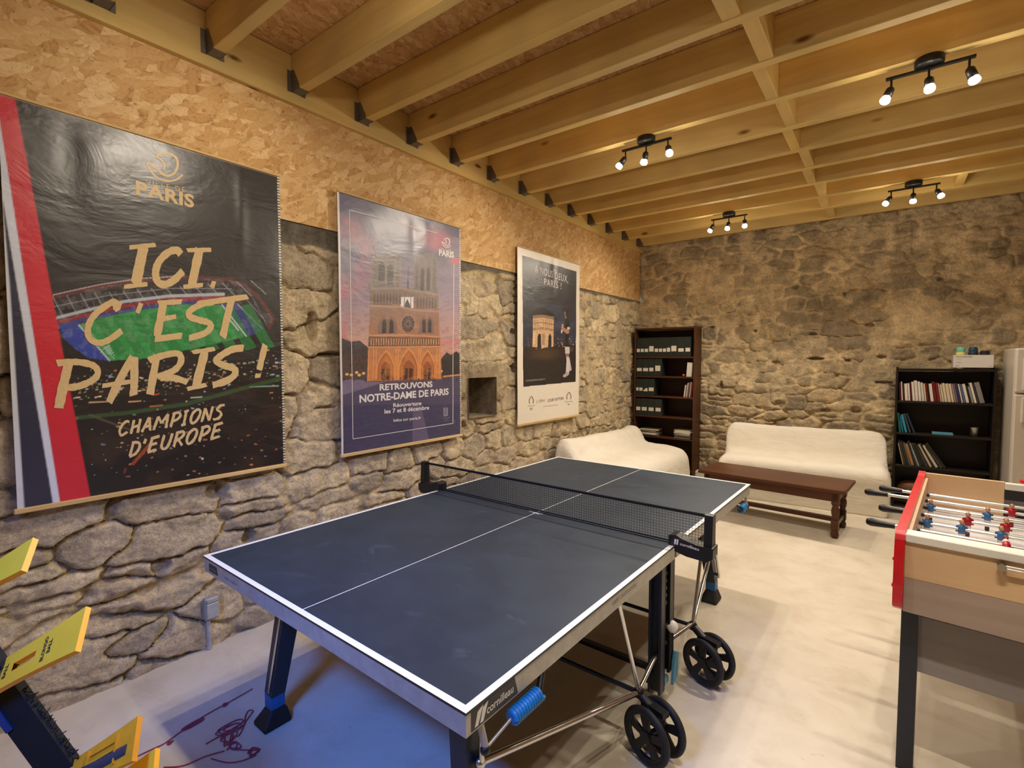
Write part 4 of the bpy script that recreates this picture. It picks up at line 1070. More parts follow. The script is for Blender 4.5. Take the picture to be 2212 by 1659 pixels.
for k in range(12):
    a = k*PI/6; Bn.line([(523+8*math.cos(a),842+10*math.sin(a)),(523+34*math.cos(a),842+43*math.sin(a))], 3, (150,118,104), .8)
Bn.ell(523, 842, 19, 24, (130,100,92), .5); Bn.ell(523, 842, 8, 10, (60,48,52), .9)
Bn.line([(298,905),(520,905),(704,918)], 9, (206,152,116), .9); Bn.poly([(300,912),(704,924),(706,968),(298,968)], (108,78,62))
for k in range(28): Bn.poly([(312+k*14.2,920+k*.3),(318+k*14.2,920+k*.3),(318+k*14.2,962),(312+k*14.2,962)], (206,154,116), .9)
Bn.line([(298,972),(708,972)], 8, (214,150,104), .9)
for (cx, hw, ap) in ((400,52,172),(530,58,185),(637,45,172)):
    Bn.arch(cx, 1160, hw, 80, ap, (226,150,88), .95); Bn.arch(cx, 1160, hw*.88, 78, ap*.93, (164,96,56), .95); Bn.arch(cx, 1160, hw*.72, 76, ap*.80, (196,118,66), .9)
    Bn.arch(cx, 1160, hw*.55, 74, ap*.62, (150,84,50), .9); Bn.poly([(cx-hw*.42,1095),(cx+hw*.42,1095),(cx+hw*.42,1160),(cx-hw*.42,1160)], (74,44,34)); Bn.line([(cx,1092),(cx,1160)], 6, (160,96,60))
for x in (302,330,345,458,470,586,598,690,706): Bn.line([(x,985),(x,1158)], 7, (236,160,92), .55)
Bn.put(W_ & (fbm(X/60,Y/40,19,3) > .55) & (Y > 980), (240,160,80), .22)
Bn.line([(290,1168),(720,1158)], 8, (120,76,60), .8)
for k in range(40):
    x = rgp.uniform(140,820); Bn.put((np.abs(X-x) < 2.5) & (np.abs(Y-1155-rgp.uniform(-4,10)) < 6), (40,30,40), .7)
Bn.put(Bn.gx > Bn.w-.014, (120,116,130)); Bn.put((Bn.gx > Bn.w-.014) & (np.mod(Bn.gy*55,1) < .5), (222,216,208)); Bn.put(Bn.gx < .014, (222,214,214))
Bn.C = np.clip(Bn.C, 0, 1)
M['printB'] = printed('print_cathedral', .39, .28, .8)
hzBn = hz = sag(Bn, .005, 37, [(.66,1.74,.045,.5,-.007),(.78,1.74,.04,.35,.005),(.3,1.6,.12,.5,.004)])
tB = hang('poster', 'poster of a twin-towered cathedral at dusk, hanging between the two dark posters', -.2633, .9408, Bn, M['printB'], hz)
mf = Bn.M; wink = ink('white_ink', (232,228,228), .4)
b = MB()
flat_text(b, 'RETROUVONS', (368,1218), (668,1200), 34, mf, zl, 0, .03); flat_text(b, 'NOTRE-DAME DE PARIS', (254,1286), (760,1244), 40, mf, zl, 0, .03)
lay(b, Bn, hzBn).build('headline', wink, tB)['label'] = 'white lettering'
for tx, q0, q1, ch_, bo in (('Réouverture', (447,1314), (607,1302), 22, .02), ('les 7 et 8 décembre', (398,1350), (651,1328), 24, .02), ('Infos sur paris.fr', (451,1397), (606,1382), 16, .015)):
    b = MB(); flat_text(b, tx, q0, q1, ch_, mf, zl, 0, bo); lay(b, Bn, hzBn).build('caption', wink, tB)['label'] = 'small white lettering'
b = MB(); swoosh(b, mf, 705, 378, (50,36), zl, 22, 1.2)
flat_text(b, 'PARIS', (690,455), (775,472), 34, mf, zl, 0, .045); flat_text(b, 'VILLE DE', (700,425), (758,434), 11, mf, zl, 0, 0)
lay(b, Bn, hzBn).build('emblem', wink, tB)['label'] = 'white city emblem'
b = MB()
def fl(p, q, wd=3.2): ribbon(b, [(p[0]+(q[0]-p[0])*i/24, p[1]+(q[1]-p[1])*i/24) for i in range(25)], wd, 1, 0, zl, 0, mf)
fl((176,193),(676,330)); fl((176,193),(221,1493)); fl((221,1493),(787,1408)); fl((787,1408),(774,505))
lay(b, Bn, hzBn).build('frame_line', wink, tB)
b = MB(); gi = ink('grey_ink', (150,146,164), .4)
for (x, w_) in ((735,7),(744,5),(753,7)): ribbon(b, [(x,1318),(x+1,1362)], w_, 1, 0, zl, 0, mf)
ribbon(b, [(733,1366),(757,1362)], 6, 2, 0, zl, 0, mf)
flat_text(b, 'NOTRE-DAME', (727,1384), (770,1378), 7, mf, zl, 0, 0); flat_text(b, 'DE PARIS', (735,1396), (762,1391), 6, mf, zl, 0, 0)
ribbon(b, [(795,1388),(796,1396)], 3, 1, 0, zl, 0, mf); ribbon(b, [(795,1402),(796,1406)], 5, 1, 0, zl, 0, mf)
lay(b, Bn, hzBn).build('partner_mark', gi, tB)
battens(tB, Bn)

# --- banner C: the arch at night, white margins
HC = [[0.0020335783466454353,-1.5805013056829857e-05,-0.2455427916566933],[-0.00017461024839649178,-0.0011873496890961426,1.8529285589940139],[-0.0003103758349436638,2.3455002785092576e-05,1.0]]
Cn = Banner(1.2187, 1.753, HC, .0042); X, Y = Cn.X, Cn.Y
Cn.C[:] = np.array(srgb(238,230,216))
pic = [(158,190),(588,316),(602,1192),(178,1222)]
Pm = Cn.mask(pic)
g = np.clip((Y-450)/450,0,1)[...,None]
sky = np.array(srgb(28,25,29))*(1-g)+np.array(srgb(44,48,68))*g
Cn.put(Pm, sky)
Cn.put(Pm*sstep(.5,.7,fbm(X/110,Y/60,41,4))*sstep(480,600,Y), (56,64,90), .6)
Cn.put(Pm*sstep(1,.1,np.hypot((X-480)/160,(Y-735)/60)), (74,90,122), .5)
Cn.put(Pm & (Y > 905-(X-180)*.04), (30,22,22)); Cn.put(Pm*sstep(1,.1,np.hypot((X-340)/190,(Y-960)/80)), (92,66,44), .6)
for k in range(70):
    x, y = rgp.uniform(185,595), rgp.normal(870,22); Cn.put(Pm & (np.hypot(X-x,Y-y) < rgp.uniform(1.5,4)), (236,180,140), .8)
for k in range(30): 
    y = rgp.uniform(980,1190); x = rgp.uniform(200,560); Cn.line([(x,y),(x+50,y-16)], 4, (62,50,46), .25)
lit = np.array(srgb(214,176,136))*(.7+.6*fbm(X/9,Y/9,42,3)[...,None])
Cn.poly([(246,615),(330,598),(412,640),(416,668),(320,650),(250,655)], (24,22,26))
Cn.put(Cn.mask([(248,655),(320,648),(416,668),(416,905),(388,905),(376,800),(372,905),(320,918),(312,800),(300,800),(290,905),(248,905)]), lit)
Cn.put(Cn.mask([(248,655),(320,648),(416,668),(416,690),(320,672),(248,678)]), lit*.45)
for y in (715,755,765): Cn.line([(248,y+2),(320,y-4),(416,y+14)], 5, (84,62,46), .8)
for x in (258,270,283,330,346,362,380,398): Cn.line([(x,690),(x+1,740)], 4, (120,88,62), .7)
Cn.arch(301, 908, 13, 90, 112, (34,26,28), 1.0); Cn.arch(387, 905, 12, 80, 104, (40,30,30), 1.0)
Cn.poly([(324,800),(346,800),(346,890),(324,890)], (168,130,98), .8); Cn.poly([(255,790),(268,790),(268,880),(255,880)], (240,206,168), .8)
# player seen from behind the touchline
Cn.poly([(498,604),(510,596),(524,610),(526,640),(518,668),(508,662),(500,640)], (40,28,26)); Cn.poly([(496,628),(508,630),(512,668),(520,680),(506,684)], (150,108,86))
Cn.poly([(508,684),(530,676),(544,706),(546,760),(532,905),(506,900),(510,800),(502,730)], (20,20,26))
Cn.poly([(522,752),(542,748),(546,768),(524,772)], (216,204,196)); Cn.poly([(478,742),(500,756),(524,770),(540,775),(540,800),(520,805),(492,780),(476,762)], (186,132,104)); Cn.poly([(478,728),(492,724),(494,752),(480,756)], (206,150,120)); Cn.poly([(474,770),(490,775),(482,800),(476,798)], (226,210,200))
Cn.poly([(508,905),(546,908),(546,965),(512,962)], (206,198,200)); Cn.poly([(544,908),(576,912),(578,945),(548,950)], (70,56,54)); Cn.poly([(514,962),(540,962),(544,1000),(522,1010)], (150,104,84))
Cn.poly([(520,985),(545,990),(566,1095),(552,1105),(530,1040)], (196,188,196)); Cn.poly([(524,990),(548,1010),(548,1110),(540,1128),(520,1120)], (214,206,210)); Cn.poly([(496,1140),(526,1110),(546,1118),(546,1132),(516,1154),(500,1152)], (176,170,178))
Cn.C = np.clip(Cn.C, 0, 1)
M['printC'] = printed('print_arch', .40, .28, .8)
hzCn = hz = sag(Cn, .006, 43, [(.66,1.75,.05,.6,-.007),(.35,1.7,.08,.5,.005)])
hz = hz + .02*np.exp(-(Cn.gy/.18)**2)*sstep(.1,.02,Cn.gx)*0
tC = hang('poster', 'white-bordered poster of a lit stone arch at night, rightmost on the left wall', 1.7161, .9347, Cn, M['printC'], hz)
mf = Cn.M; b = MB()
flat_text(b, 'À NOUS DEUX,', (252,318), (522,402), 56, mf, zl, 0, .006, 1.15); flat_text(b, 'PARIS !', (330,418), (470,452), 54, mf, zl, 0, .006, 1.15)
lay(b, Cn, hzCn).build('headline', wink, tC)['label'] = 'thin white lettering'
b = MB(); flat_text(b, 'ANTOINE DUPONT, RUGBY À 7', (196,1180), (354,1171), 13, mf, zl, 0, .005)
lay(b, Cn, hzCn).build('caption', ink('pale_ink', (190,182,178), .4), tC)
b = MB()
flat_text(b, 'LVMH', (288,1361), (350,1352), 30, mf, zl, 0, -.012, 1.2); flat_text(b, 'LOUIS VUITTON', (377,1352), (506,1336), 24, mf, zl, 0, .01)
flat_text(b, 'PARTENAIRE PREMIUM DE PARIS 2024', (340,1392), (460,1381), 6, mf, zl, 0, 0)
lay(b, Cn, hzCn).build('sponsor_lettering', ink('dark_ink', (92,88,84), .5), tC)['label'] = 'grey sponsor lettering'
b = MB()
for (cx, cy) in ((243,1330),(550,1305)):
    for sg in (-1,1): ribbon(b, [(cx+1,cy-28),(cx+sg*11,cy-14),(cx+sg*17,cy+8),(cx+sg*14,cy+30)], 7, 5, .05, zl, 0, mf)
    flat_text(b, 'PARIS 2024', (cx-30,cy+56), (cx+30,cy+50), 9, mf, zl, 0, 0)
for dx, dy in ((-8,0),(0,-1),(8,-2),(-4,8),(4,7)):
    ribbon(b, [(243+dx+6*math.cos(a*PI/4)*.55, 1402+dy+6*math.sin(a*PI/4)) for a in range(9)], 1.5, 5, 0, zl, 0, mf)
for k in range(3): ribbon(b, [(540+k*4,1368+k*3),(546+k*4,1378+k*2),(553+k*2,1376-k)], 2.5, 6, 0, zl, 0, mf)
lay(b, Cn, hzCn).build('emblem', ink('bronze_ink', (140,126,108), .5), tC)['label'] = 'small bronze flame emblems'
battens(tC, Cn, .004)
# ------------------------------------------------------------------ tall brown bookcase in the corner
t = thing('bookcase', 'tall dark brown bookcase in the corner, holding black archive files', 'bookcase', (0,0,0))
X0, X1, YF, YK, HT = -1.405, -.555, 4.50, 4.775, 2.03
for x in (X0, X1-.022):
    b = MB(); b.box((x,YF,0),(x+.022,YK,HT-(.0 if x != X0 else .0)), bev=.002); b.build('side_panel', M['oakz'], t)
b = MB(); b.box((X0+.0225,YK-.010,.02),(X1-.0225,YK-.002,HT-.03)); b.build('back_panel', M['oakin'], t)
b = MB(); b.box((X0+.0225,YF+.004,HT-.028),(X1-.0225,YK-.0105,HT-.004)); b.build('top_panel', M['oak'], t)
SZ = [1.629, 1.359, 1.082, .803, .518, .10]
for z in SZ:
    b = MB(); b.box((X0+.0225,YF+.004,z-.022),(X1-.0225,YK-.0105,z), bev=.002); b.build('shelf', M['oak'], t)
ix0 = X0+.024
def archive(x0, x1, z, h, n, row, lab_h, kind):
    cx = (x0+x1)/2
    r_ = thing('archive_file', f'black archive file, {ORD[n]} from left on the {row} shelf of the tall bookcase', 'file', (cx, YF+.012, z), 0, 'archive files')
    wd = (x1-x0)/2-.0008
    b = MB(); b.box((-wd,0,.0004),(wd,.235,h), bev=.003); b.build('file_case', M['cover'], r_)
    b = MB(); lw = min(wd*.8, .036)
    lz = .065 if kind == 's' else .070
    if kind == 'torn': b.prism([(-lw,.06),(lw,.06),(lw,.10),(lw*.2,.108),(-lw*.3,.09),(-lw,.075)], -.0009, -.0002, 'y')
    else: b.box((-lw,-.0009,lz),(lw,-.0002,lz+lab_h))
    b.build('label_card', M['label'], r_)['label'] = 'white label'
    b = MB(); b.torus((0,-.001,.035), .009, .0022, 'y', 16, 6); b.build('finger_ring', M['blackm'], r_)
    return r_
rows = [('top', 1.629, .262, [-1.379,-1.320,-1.264,-1.200,-1.118,-1.056,-1.001,-.946,-.888,-.800,-.695,-.618], [.045,.045,.045,.075,.045,.045,.045,.055,.075,.045,.05]),
        ('second', 1.359, .238, [-1.379,-1.286,-1.194,-1.118,-1.010], [.045,.045,.05,.075]),
        ('third', 1.082, .235, [-1.379,-1.336,-1.275,-1.198,-1.110], [.045,.045,0,.05]),
        ('fourth', .803, .235, [-1.379,-1.302,-1.202,-1.102,-1.000], [.05,.05,.05,.05])]
for row, z, h, xs_, lh in rows:
    for i in range(len(xs_)-1):
        archive(xs_[i], xs_[i+1], z, h, i+1, row, lh[i] or .045, 'torn' if lh[i] == 0 else ('t' if lh[i] > .06 else 's'))

cols = {}
def colmat(rgb, rough=.6):
    k = tuple(rgb)
    if k not in cols: cols[k] = plain('book_cover_%d_%d_%d' % k, rgb, rough, 0, .35, .08, 40)
    return cols[k]
def book(x, y, z, th, h, dp, lean, col, label, group=None, xmax=None):
    """standing book; lean in degrees, top towards -x; x = left foot of the spine"""
    r_ = bpy.data.objects.new('book', None); COL.objects.link(r_); r_.empty_display_size = .03
    r_.location = (x, y, z+.0006); r_.rotation_euler = (0, -math.radians(lean), 0)
    tag(r_, label, 'book', group)
    c = .0018
    b = MB(); b.box((0,0,0),(th,c,h)); b.box((0,0,0),(c,dp,h)); b.box((th-c,0,0),(th,dp,h)); b.build('cover', colmat(col), r_)
    b = MB(); b.box((c,c,.003),(th-c,dp-.003,h-.003)); b.build('pages', M['paper'], r_)
    return r_
# right-hand side of the brown bookcase
book(-.676, YF+.02, 1.359, .070, .190, .15, -4, (226,222,214), 'thick white book leaning at the right end of the second shelf, tall bookcase', None)
b = MB(); b.sphere((-.713,4.50+.03,1.359+.0175), .017); tag(b.build('ball', plain('orange_ball',(214,84,48),.5)), 'small orange ball on the second shelf of the tall bookcase', 'ball')
for i, (x, th, h, col, nm) in enumerate([(-.708,.018,.165,(222,216,208),'white'),(-.676,.016,.195,(216,204,196),'cream'),(-.654,.014,.20,(120,96,112),'mauve'),(-.634,.016,.205,(200,180,170),'pinkish'),(-.612,.016,.205,(120,30,44),'dark red')]):
    book(x, YF+.02, 1.082, th, h, .14, -7+i*.6, col, f'{nm} book leaning on the third shelf of the tall bookcase, {ORD[i+1]} from left', 'leaning books in the tall bookcase')
def paper_stack(x, y, z, w_, d, n, label, seed, rot=0):
    r_ = thing('paper_stack', label, 'papers', (x, y, z), rot)
    rg = np.random.default_rng(seed); zz_ = .0005
    for i in range(n):
        th = rg.uniform(.006,.016); dx, dy = rg.uniform(-.015,.015,2); a = rg.uniform(-.12,.12)
        b = MB(); b.box((-w_/2,-d/2,0),(w_/2,d/2,th-.0006), bev=.002)
        o = b.build('magazine', colmat([(214,206,196),(226,222,214),(190,182,174),(206,196,170),(120,116,112)][rg.integers(5)]), r_); o.location = (dx,dy,zz_); o.rotation_euler = (0,0,a); zz_ += th
paper_stack(-1.205, YF+.128, .518, .27, .205, 7, 'untidy pile of papers on the left of the fifth bookcase shelf', 5)
paper_stack(-.715, YF+.128, .518, .22, .205, 9, 'pile of white magazines on the right of the fifth bookcase shelf', 6)
# white block by the bookcase foot
b = MB(); b.box((-.47,4.30,0),(-.33,4.42,.155), bev=.01); tag(b.build('block', plain('pale_block',(206,200,190),.7)), 'pale block on the floor at the foot of the tall bookcase', 'block')

# ------------------------------------------------------------------ low black bookcase
t = thing('bookcase', 'low black bookcase full of books beside the fridge', 'bookcase', (0,0,0))
X0, X1, YF, YK = 1.555, 2.335, 4.50, 4.775
for x in (X0, X1-.020):
    b = MB(); b.box((x,YF,0),(x+.020,YK,1.508), bev=.002); b.build('side_panel', M['blackwood'], t)
b = MB(); b.box((X0+.0205,YK-.010,.02),(X1-.0205,YK-.002,1.46)); b.build('back_panel', M['blackwood'], t)
b = MB(); b.box((X0+.0205,YF+.004,1.468),(X1-.0205,YK-.0105,1.492), bev=.002); b.build('top_panel', M['blackwood'], t)
for z in (1.152, .812, .466, .10):
    b = MB(); b.box((X0+.0205,YF+.004,z-.022),(X1-.0205,YK-.0105,z), bev=.002); b.build('shelf', M['blackwood'], t)
Wt, Cr, Mr, Nv = (226,218,208), (216,202,172), (110,26,30), (48,56,92)
up = [((90,24,28),.014,.185,'dark red'),(Wt,.012,.20,'white'),((70,30,26),.012,.175,'brown'),(Wt,.024,.18,'white'),(Wt,.016,.185,'white'),((84,28,30),.012,.19,'dark red'),(Wt,.020,.20,'white'),((222,212,204),.024,.215,'white'),
      (Wt,.020,.205,'white'),((214,206,196),.020,.195,'pale grey'),(Cr,.014,.185,'cream'),(Mr,.014,.19,'dark red'),((60,34,50),.010,.185,'plum'),(Wt,.024,.185,'white'),(Mr,.022,.205,'dark red'),((130,30,36),.018,.195,'red'),
      ((206,180,160),.012,.19,'beige'),(Cr,.016,.18,'cream'),((220,206,180),.020,.195,'cream'),(Cr,.024,.19,'cream'),((222,204,186),.018,.19,'beige'),((176,140,130),.014,.19,'dusty pink'),((130,110,140),.012,.19,'mauve'),(Nv,.018,.195,'navy blue'),
      (Wt,.012,.19,'white'),((90,104,138),.016,.185,'grey blue'),(Wt,.022,.19,'white'),((46,42,44),.012,.175,'black'),((150,150,150),.016,.165,'grey'),(Wt,.018,.205,'white'),((60,56,54),.014,.20,'black'),((136,132,128),.034,.21,'grey')]
x = X0+.032; n = len(up)
tot = sum(q[1]+.0012 for q in up); k = (.695)/tot
for i, (c, th, h, nm) in enumerate(up):
    lean = 3.5+10.5*(i/n)**1.1
    th2 = th*k-.0008
    wfoot = th2/math.cos(math.radians(lean))
    book(x+.004, YF+.02, 1.152, th2, h, .145, lean, c, f'{nm} book, {ORD[i+1]} from left on the upper shelf of the black bookcase', 'books on the upper shelf')
    x += wfoot+.0012
mid = [((30,110,96),.022,.20,'teal'),((36,110,140),.018,.175,'blue green'),((52,150,190),.022,.19,'light blue'),((60,66,72),.022,.20,'dark grey'),((40,52,84),.020,.205,'navy blue')]
x = X0+.040
for i, (c, th, h, nm) in enumerate(mid):
    lean = 6+3.2*i
    book(x, YF+.02, .812, th, h, .15, lean, c, f'{nm} book, {ORD[i+1]} from left on the middle shelf of the black bookcase', 'books on the middle shelf'); x += th/math.cos(math.radians(lean))+.004+.003*i
b = MB(); b.box((1.868,YF+.012,.8125),(2.034,YF+.10,.836), bev=.003); tag(b.build('booklet', colmat((86,150,176))), 'flat light blue booklet lying on the middle shelf of the black bookcase', 'booklet')
b = MB(); c = (2.195, YF+.06, .8125); b.lathe([(0,0),(.030,0),(.0335,.088),(.0345,.092),(.032,.092),(.028,.006),(0,.005)], c, 24); tag(b.build('cup', M['steelcup']), 'dull metal cup at the right end of the middle shelf', 'cup')
low = [((206,186,140),.010,.235,'cream'),((66,60,54),.018,.26,'dark grey'),((52,48,46),.022,.25,'black'),((110,100,92),.016,.245,'brown grey'),((170,120,76),.026,.235,'orange brown'),((50,44,46),.016,.26,'black'),((70,120,150),.010,.27,'blue'),((214,210,200),.010,.25,'white'),
       ((46,46,42),.026,.24,'black'),((40,40,40),.022,.245,'black'),((92,86,84),.012,.24,'grey'),((56,50,48),.012,.24,'black'),((200,188,160),.020,.25,'cream'),((48,44,44),.018,.255,'black'),((206,196,172),.024,.25,'beige'),((58,54,52),.012,.25,'black'),((80,78,74),.016,.265,'dark grey'),((44,42,42),.024,.28,'black')]
x = X0+.082; n = len(low)
for i, (c, th, h, nm) in enumerate(low):
    lean = 12+22*(i/n)**1.3
    book(x, YF+.02, .466, th, h*.98, .16, lean, c, f'{nm} book, {ORD[i+1]} from left in the leaning row on the lower shelf', 'leaning books on the lower shelf'); x += (th+.0012)/math.cos(math.radians(lean))
b = MB(); b.sphere((1.72,YF+.125,.100+.096), .094, (1.42,1.0,1.0), 24); o = b.build('leather_ball', wood('worn_leather',(92,64,48),(126,90,66),None,1,2,.5)); tag(o, 'oval brown leather ball on the bottom shelf of the black bookcase', 'ball')
# carton and tumblers on top
t = thing('carton', 'white printed carton on top of the black bookcase', 'box', (0,0,0))
b = MB(); b.box((2.009,4.48+.03,1.5085),(2.305,4.70,1.633)); b.build('carton_body', plain('white_carton',(216,212,208),.6,0,.3,.03), t)
b = MB(); ty = 4.5094; dk = plain('carton_ink',(92,90,92),.7)
text_on(b, 'BAC À GLACE 500ml', (2.030,ty,1.610), (1,0,0), (0,0,1), .12, .012, 0, .02); text_on(b, 'x 12', (2.032,ty,1.588), (1,0,0), (0,0,1), .03, .008, 0, 0); text_on(b, 'carton', (2.032,ty,1.556), (1,0,0), (0,0,1), .035, .008, 0, .02)
text_on(b, 'REF 52', (2.026,ty,1.522), (1,0,0), (0,0,1), .03, .008, 0, .02); text_on(b, '12 pcs', (2.268,ty,1.522), (1,0,0), (0,0,1), .026, .008, 0, .02)
b.build('lettering', dk, t)
b = MB(); b.prism([(2.026,1.528),(2.048,1.528),(2.048,1.532),(2.026,1.532)], 4.5094, 4.5097, 'y')
for (x, col, lab, hh, lip) in ((2.070,(120,206,176),'mint green tumbler with a yellow lip, left of the three in the carton',.080,(238,222,120)),(2.163,(40,72,104),'navy blue tumbler standing in the middle of the white carton',.082,(30,48,70)),(2.250,(46,50,66),'low dark blue tumbler at the right end of the white carton',.045,(36,38,50))):
    r_ = thing('tumbler', lab, 'cup', (x, 4.60, 1.634), 0)
    b = MB(); b.lathe([(.036,0),(.0375,.008),(.0365,.022),(.034,.028)], n=24); b.build('rim', plain('rim_%d' % int(x*1000), lip, .45), r_)
    b = MB(); b.lathe([(.034,.028),(.0355,hh*.55),(.034,hh*.85),(.028,hh*.98),(.0,hh)], n=24); b.build('body', plain('tumbler_%d' % int(x*1000), col, .4), r_)

# fridge
t = thing('fridge', 'tall white fridge freezer cut off by the right edge, beside the black bookcase', 'fridge', (2.40, 4.10, 0))
fm = plain('fridge_white', (214,206,196), .3, 0, .5, .03)
b = MB(); b.box((0,.05,.02),(.60,.64,1.69), bev=.012); b.build('cabinet', fm, t)
b = MB(); b.box((.0,0,1.288),(.60,.046,1.69), bev=.014); d = b.build('door', fm, t)
b = MB(); b.box((.045,-.028,1.31),(.075,-.001,1.60), bev=.010); b.build('handle', fm, d)
b = MB(); b.box((.0,0,.06),(.60,.046,1.276), bev=.014); d = b.build('door', fm, t)
b = MB(); b.box((.045,-.028,1.02),(.075,-.001,1.25), bev=.010); b.build('handle', fm, d)
b = MB(); b.box((.01,.02,0.0),(.59,.6,.055)); b.build('plinth', M['black'], t)

# ------------------------------------------------------------------ sofas under white sheets
def draped(name, label, L, prof, loc, rz, seed, wr=.012, rnd=.10, ends=(1,1), crown=None):
    pr = crv([(p[0], p[1], 0) for p in prof], 9); pr = [(p.x, max(p.y, .004)) for p in pr]
    d = np.array(pr); seg = np.r_[0, np.cumsum(np.hypot(*np.diff(d, axis=0).T))]
    uu = np.linspace(0, seg[-1], 110); py = np.interp(uu, seg, d[:,0]); pz = np.interp(uu, seg, d[:,1])
    yc = (py.min()+py.max())/2
    xs_ = []; sc = []
    for k in range(11):
        a = (k/10)*PI/2; xs_.append(rnd*(1-math.cos(PI/2-a)) if False else rnd*(1-math.sin(a))*0+rnd*(1-math.cos(a))*0+rnd*(k/10)); sc.append(math.sqrt(max(0,1-(1-k/10)**2)))
    body = list(np.linspace(rnd, L-rnd, 90)); X_ = xs_[:-1]+body+[L-q for q in xs_[::-1]][1:]
    Sx = sc[:-1]+[1]*len(body)+sc[::-1][1:]
    X_ = np.array(X_); Sx = np.array(Sx)
    k = (1-Sx)[:,None]
    Yg = yc+(py[None,:]-yc)*(1-.10*k); Zg = pz[None,:]*(1-.14*k)
    Xg = np.repeat(X_[:,None], len(py), 1)
    if crown is not None: Yg, Zg = crown(Xg, Yg, Zg)
    # normals, folds
    P_ = np.stack([Xg, Yg, Zg], -1)
    n_ = np.cross(np.gradient(P_, axis=0), np.gradient(P_, axis=1)); n_ /= np.linalg.norm(n_, axis=-1, keepdims=True)+1e-9
    if n_[len(X_)//2, 60, 2] < 0: n_ = -n_
    ug = np.repeat(uu[None,:], len(X_), 0)
    endw = np.exp(-np.minimum(Xg, L-Xg)/.22)
    fold = (fbm(Xg*5+.6*ug, ug*1.6, seed, 4)-.5)*.9 + (1-np.abs(2*fbm(Xg*3.1, ug*2.2+Xg*1.3, seed+3, 3)-1))*.35*endw + .25*(fbm(Xg*13, ug*3, seed+5, 3)-.5)
    P_ = P_ + n_*(wr*2.0*fold*(.55+1.3*endw))[...,None]
    P_[...,2] = np.maximum(P_[...,2], .003)
    # close the two ends
    o = grid_mesh(name, P_, None, M['sheet'])
    me = o.data
    import bmesh
    bm = bmesh.new(); bm.from_mesh(me); bmesh.ops.holes_fill(bm, edges=[e for e in bm.edges if e.is_boundary], sides=0)
    bmesh.ops.triangulate(bm, faces=[f for f in bm.faces if len(f.verts) > 4])
    bmesh.ops.recalc_face_normals(bm, faces=bm.faces)
    for f in bm.faces: f.smooth = True
    bm.to_mesh(me); bm.free()
    o.location = loc; o.rotation_euler = (0,0,rz)
    return tag(o, label, 'sofa')
prof2 = [(0,.004),(-.005,.12),(-.01,.26),(-.02,.37),(.0,.43),(.05,.462),(.14,.47),(.32,.462),(.42,.455),(.50,.50),(.555,.62),(.595,.72),(.63,.772),(.665,.785),(.70,.76),(.73,.66),(.75,.4),(.755,.004)]
def crown2(Xg, Yg, Zg):
    back = sstep(.45,.6, Yg)
    # back leans in a little at the ends, rounded seat corners
    e = np.minimum(Xg, 1.60-Xg)
    Zg = Zg - back*.05*np.exp(-e/.05)*(Zg > .3)
    Xn = Xg + back*(Zg > .48)*np.where(Xg < .8, 1, -1)*.075*sstep(.48,.80,Zg)*np.exp(-e/.12)
    return Yg, Zg
def crown2b(Xg, Yg, Zg): 
    e = np.minimum(Xg, 1.60-Xg); return Yg, Zg*(1-.05*np.exp(-e/.06)) 
draped('sofa', 'sofa under a white dust sheet along the back stone wall, behind the oak coffee table', 1.60, prof2, (-.075, 3.875, 0), math.radians(3.0), 71, .016, .07, crown=crown2b)
prof1 = [(0,.004),(-.005,.10),(-.01,.22),(.0,.34),(.04,.415),(.12,.455),(.30,.475),(.45,.478),(.54,.49),(.60,.53),(.66,.62),(.71,.672),(.77,.685),(.83,.66),(.855,.5),(.86,.2),(.86,.004)]
def crown1(Xg, Yg, Zg):
    s_ = sstep(1.75,.9,Xg)
    Zg = Zg*(1+.02*np.sin(Xg*3)) 
    dip = np.exp(-((Xg-.62)/.25)**2)
    return Yg, Zg
# local x runs along the left wall towards the camera
draped('sofa', 'sofa heaped with a white dust sheet along the left wall by the tall bookcase', 1.86, prof1, (-.515, 2.33, 0), PI/2, 83, .032, .09, crown=crown1)

# ------------------------------------------------------------------ oak coffee table
t = thing('coffee_table', 'long low dark oak coffee table with turned legs in front of the white sofa', 'coffee table', (0,0,0))
c0 = Vector((-.054,3.02,0)); a = math.atan2(2.912-3.02, 1.229+.054); t.location = c0; t.rotation_euler = (0,0,a)
Lb, Wb, Hb = 1.288, .545, .45
b = MB(); b.box((0,0,Hb-.032),(Lb,Wb,Hb), bev=.005); b.build('table_top', M['oak'], t)
b = MB(); b.box((.06,.055,Hb-.12),(Lb-.07,.08,Hb-.0325)); b.box((.06,Wb-.08,Hb-.12),(Lb-.07,Wb-.055,Hb-.0325)); b.build('apron', M['oak'], t)
b = MB(); b.box((.055,.08,Hb-.12),(.08,Wb-.08,Hb-.0325)); b.box((Lb-.09,.08,Hb-.12),(Lb-.065,Wb-.08,Hb-.0325)); b.build('end_apron', M['oak'], t)
for x in (.075, Lb-.085):
    for y in (.085, Wb-.085):
        b = MB(); b.box((x-.030,y-.030,.305),(x+.030,y+.030,Hb-.033), bev=.003)
        b.lathe([(.026,.305),(.030,.296),(.022,.285),(.029,.27),(.033,.24),(.030,.21),(.021,.185),(.027,.175),(.020,.165)], (x,y,0), 18)
        b.box((x-.029,y-.029,.075),(x+.029,y+.029,.165), bev=.003)
        b.lathe([(.0,.0005),(.022,.0005),(.031,.02),(.033,.04),(.026,.06),(.024,.075)], (x,y,0), 18)
        b.build('leg', M['oakz'], t)
b = MB(); b.box((.10,Wb/2-.03,.10),(Lb-.11,Wb/2+.03,.135), bev=.003); b.build('stretcher', M['oak'], t)
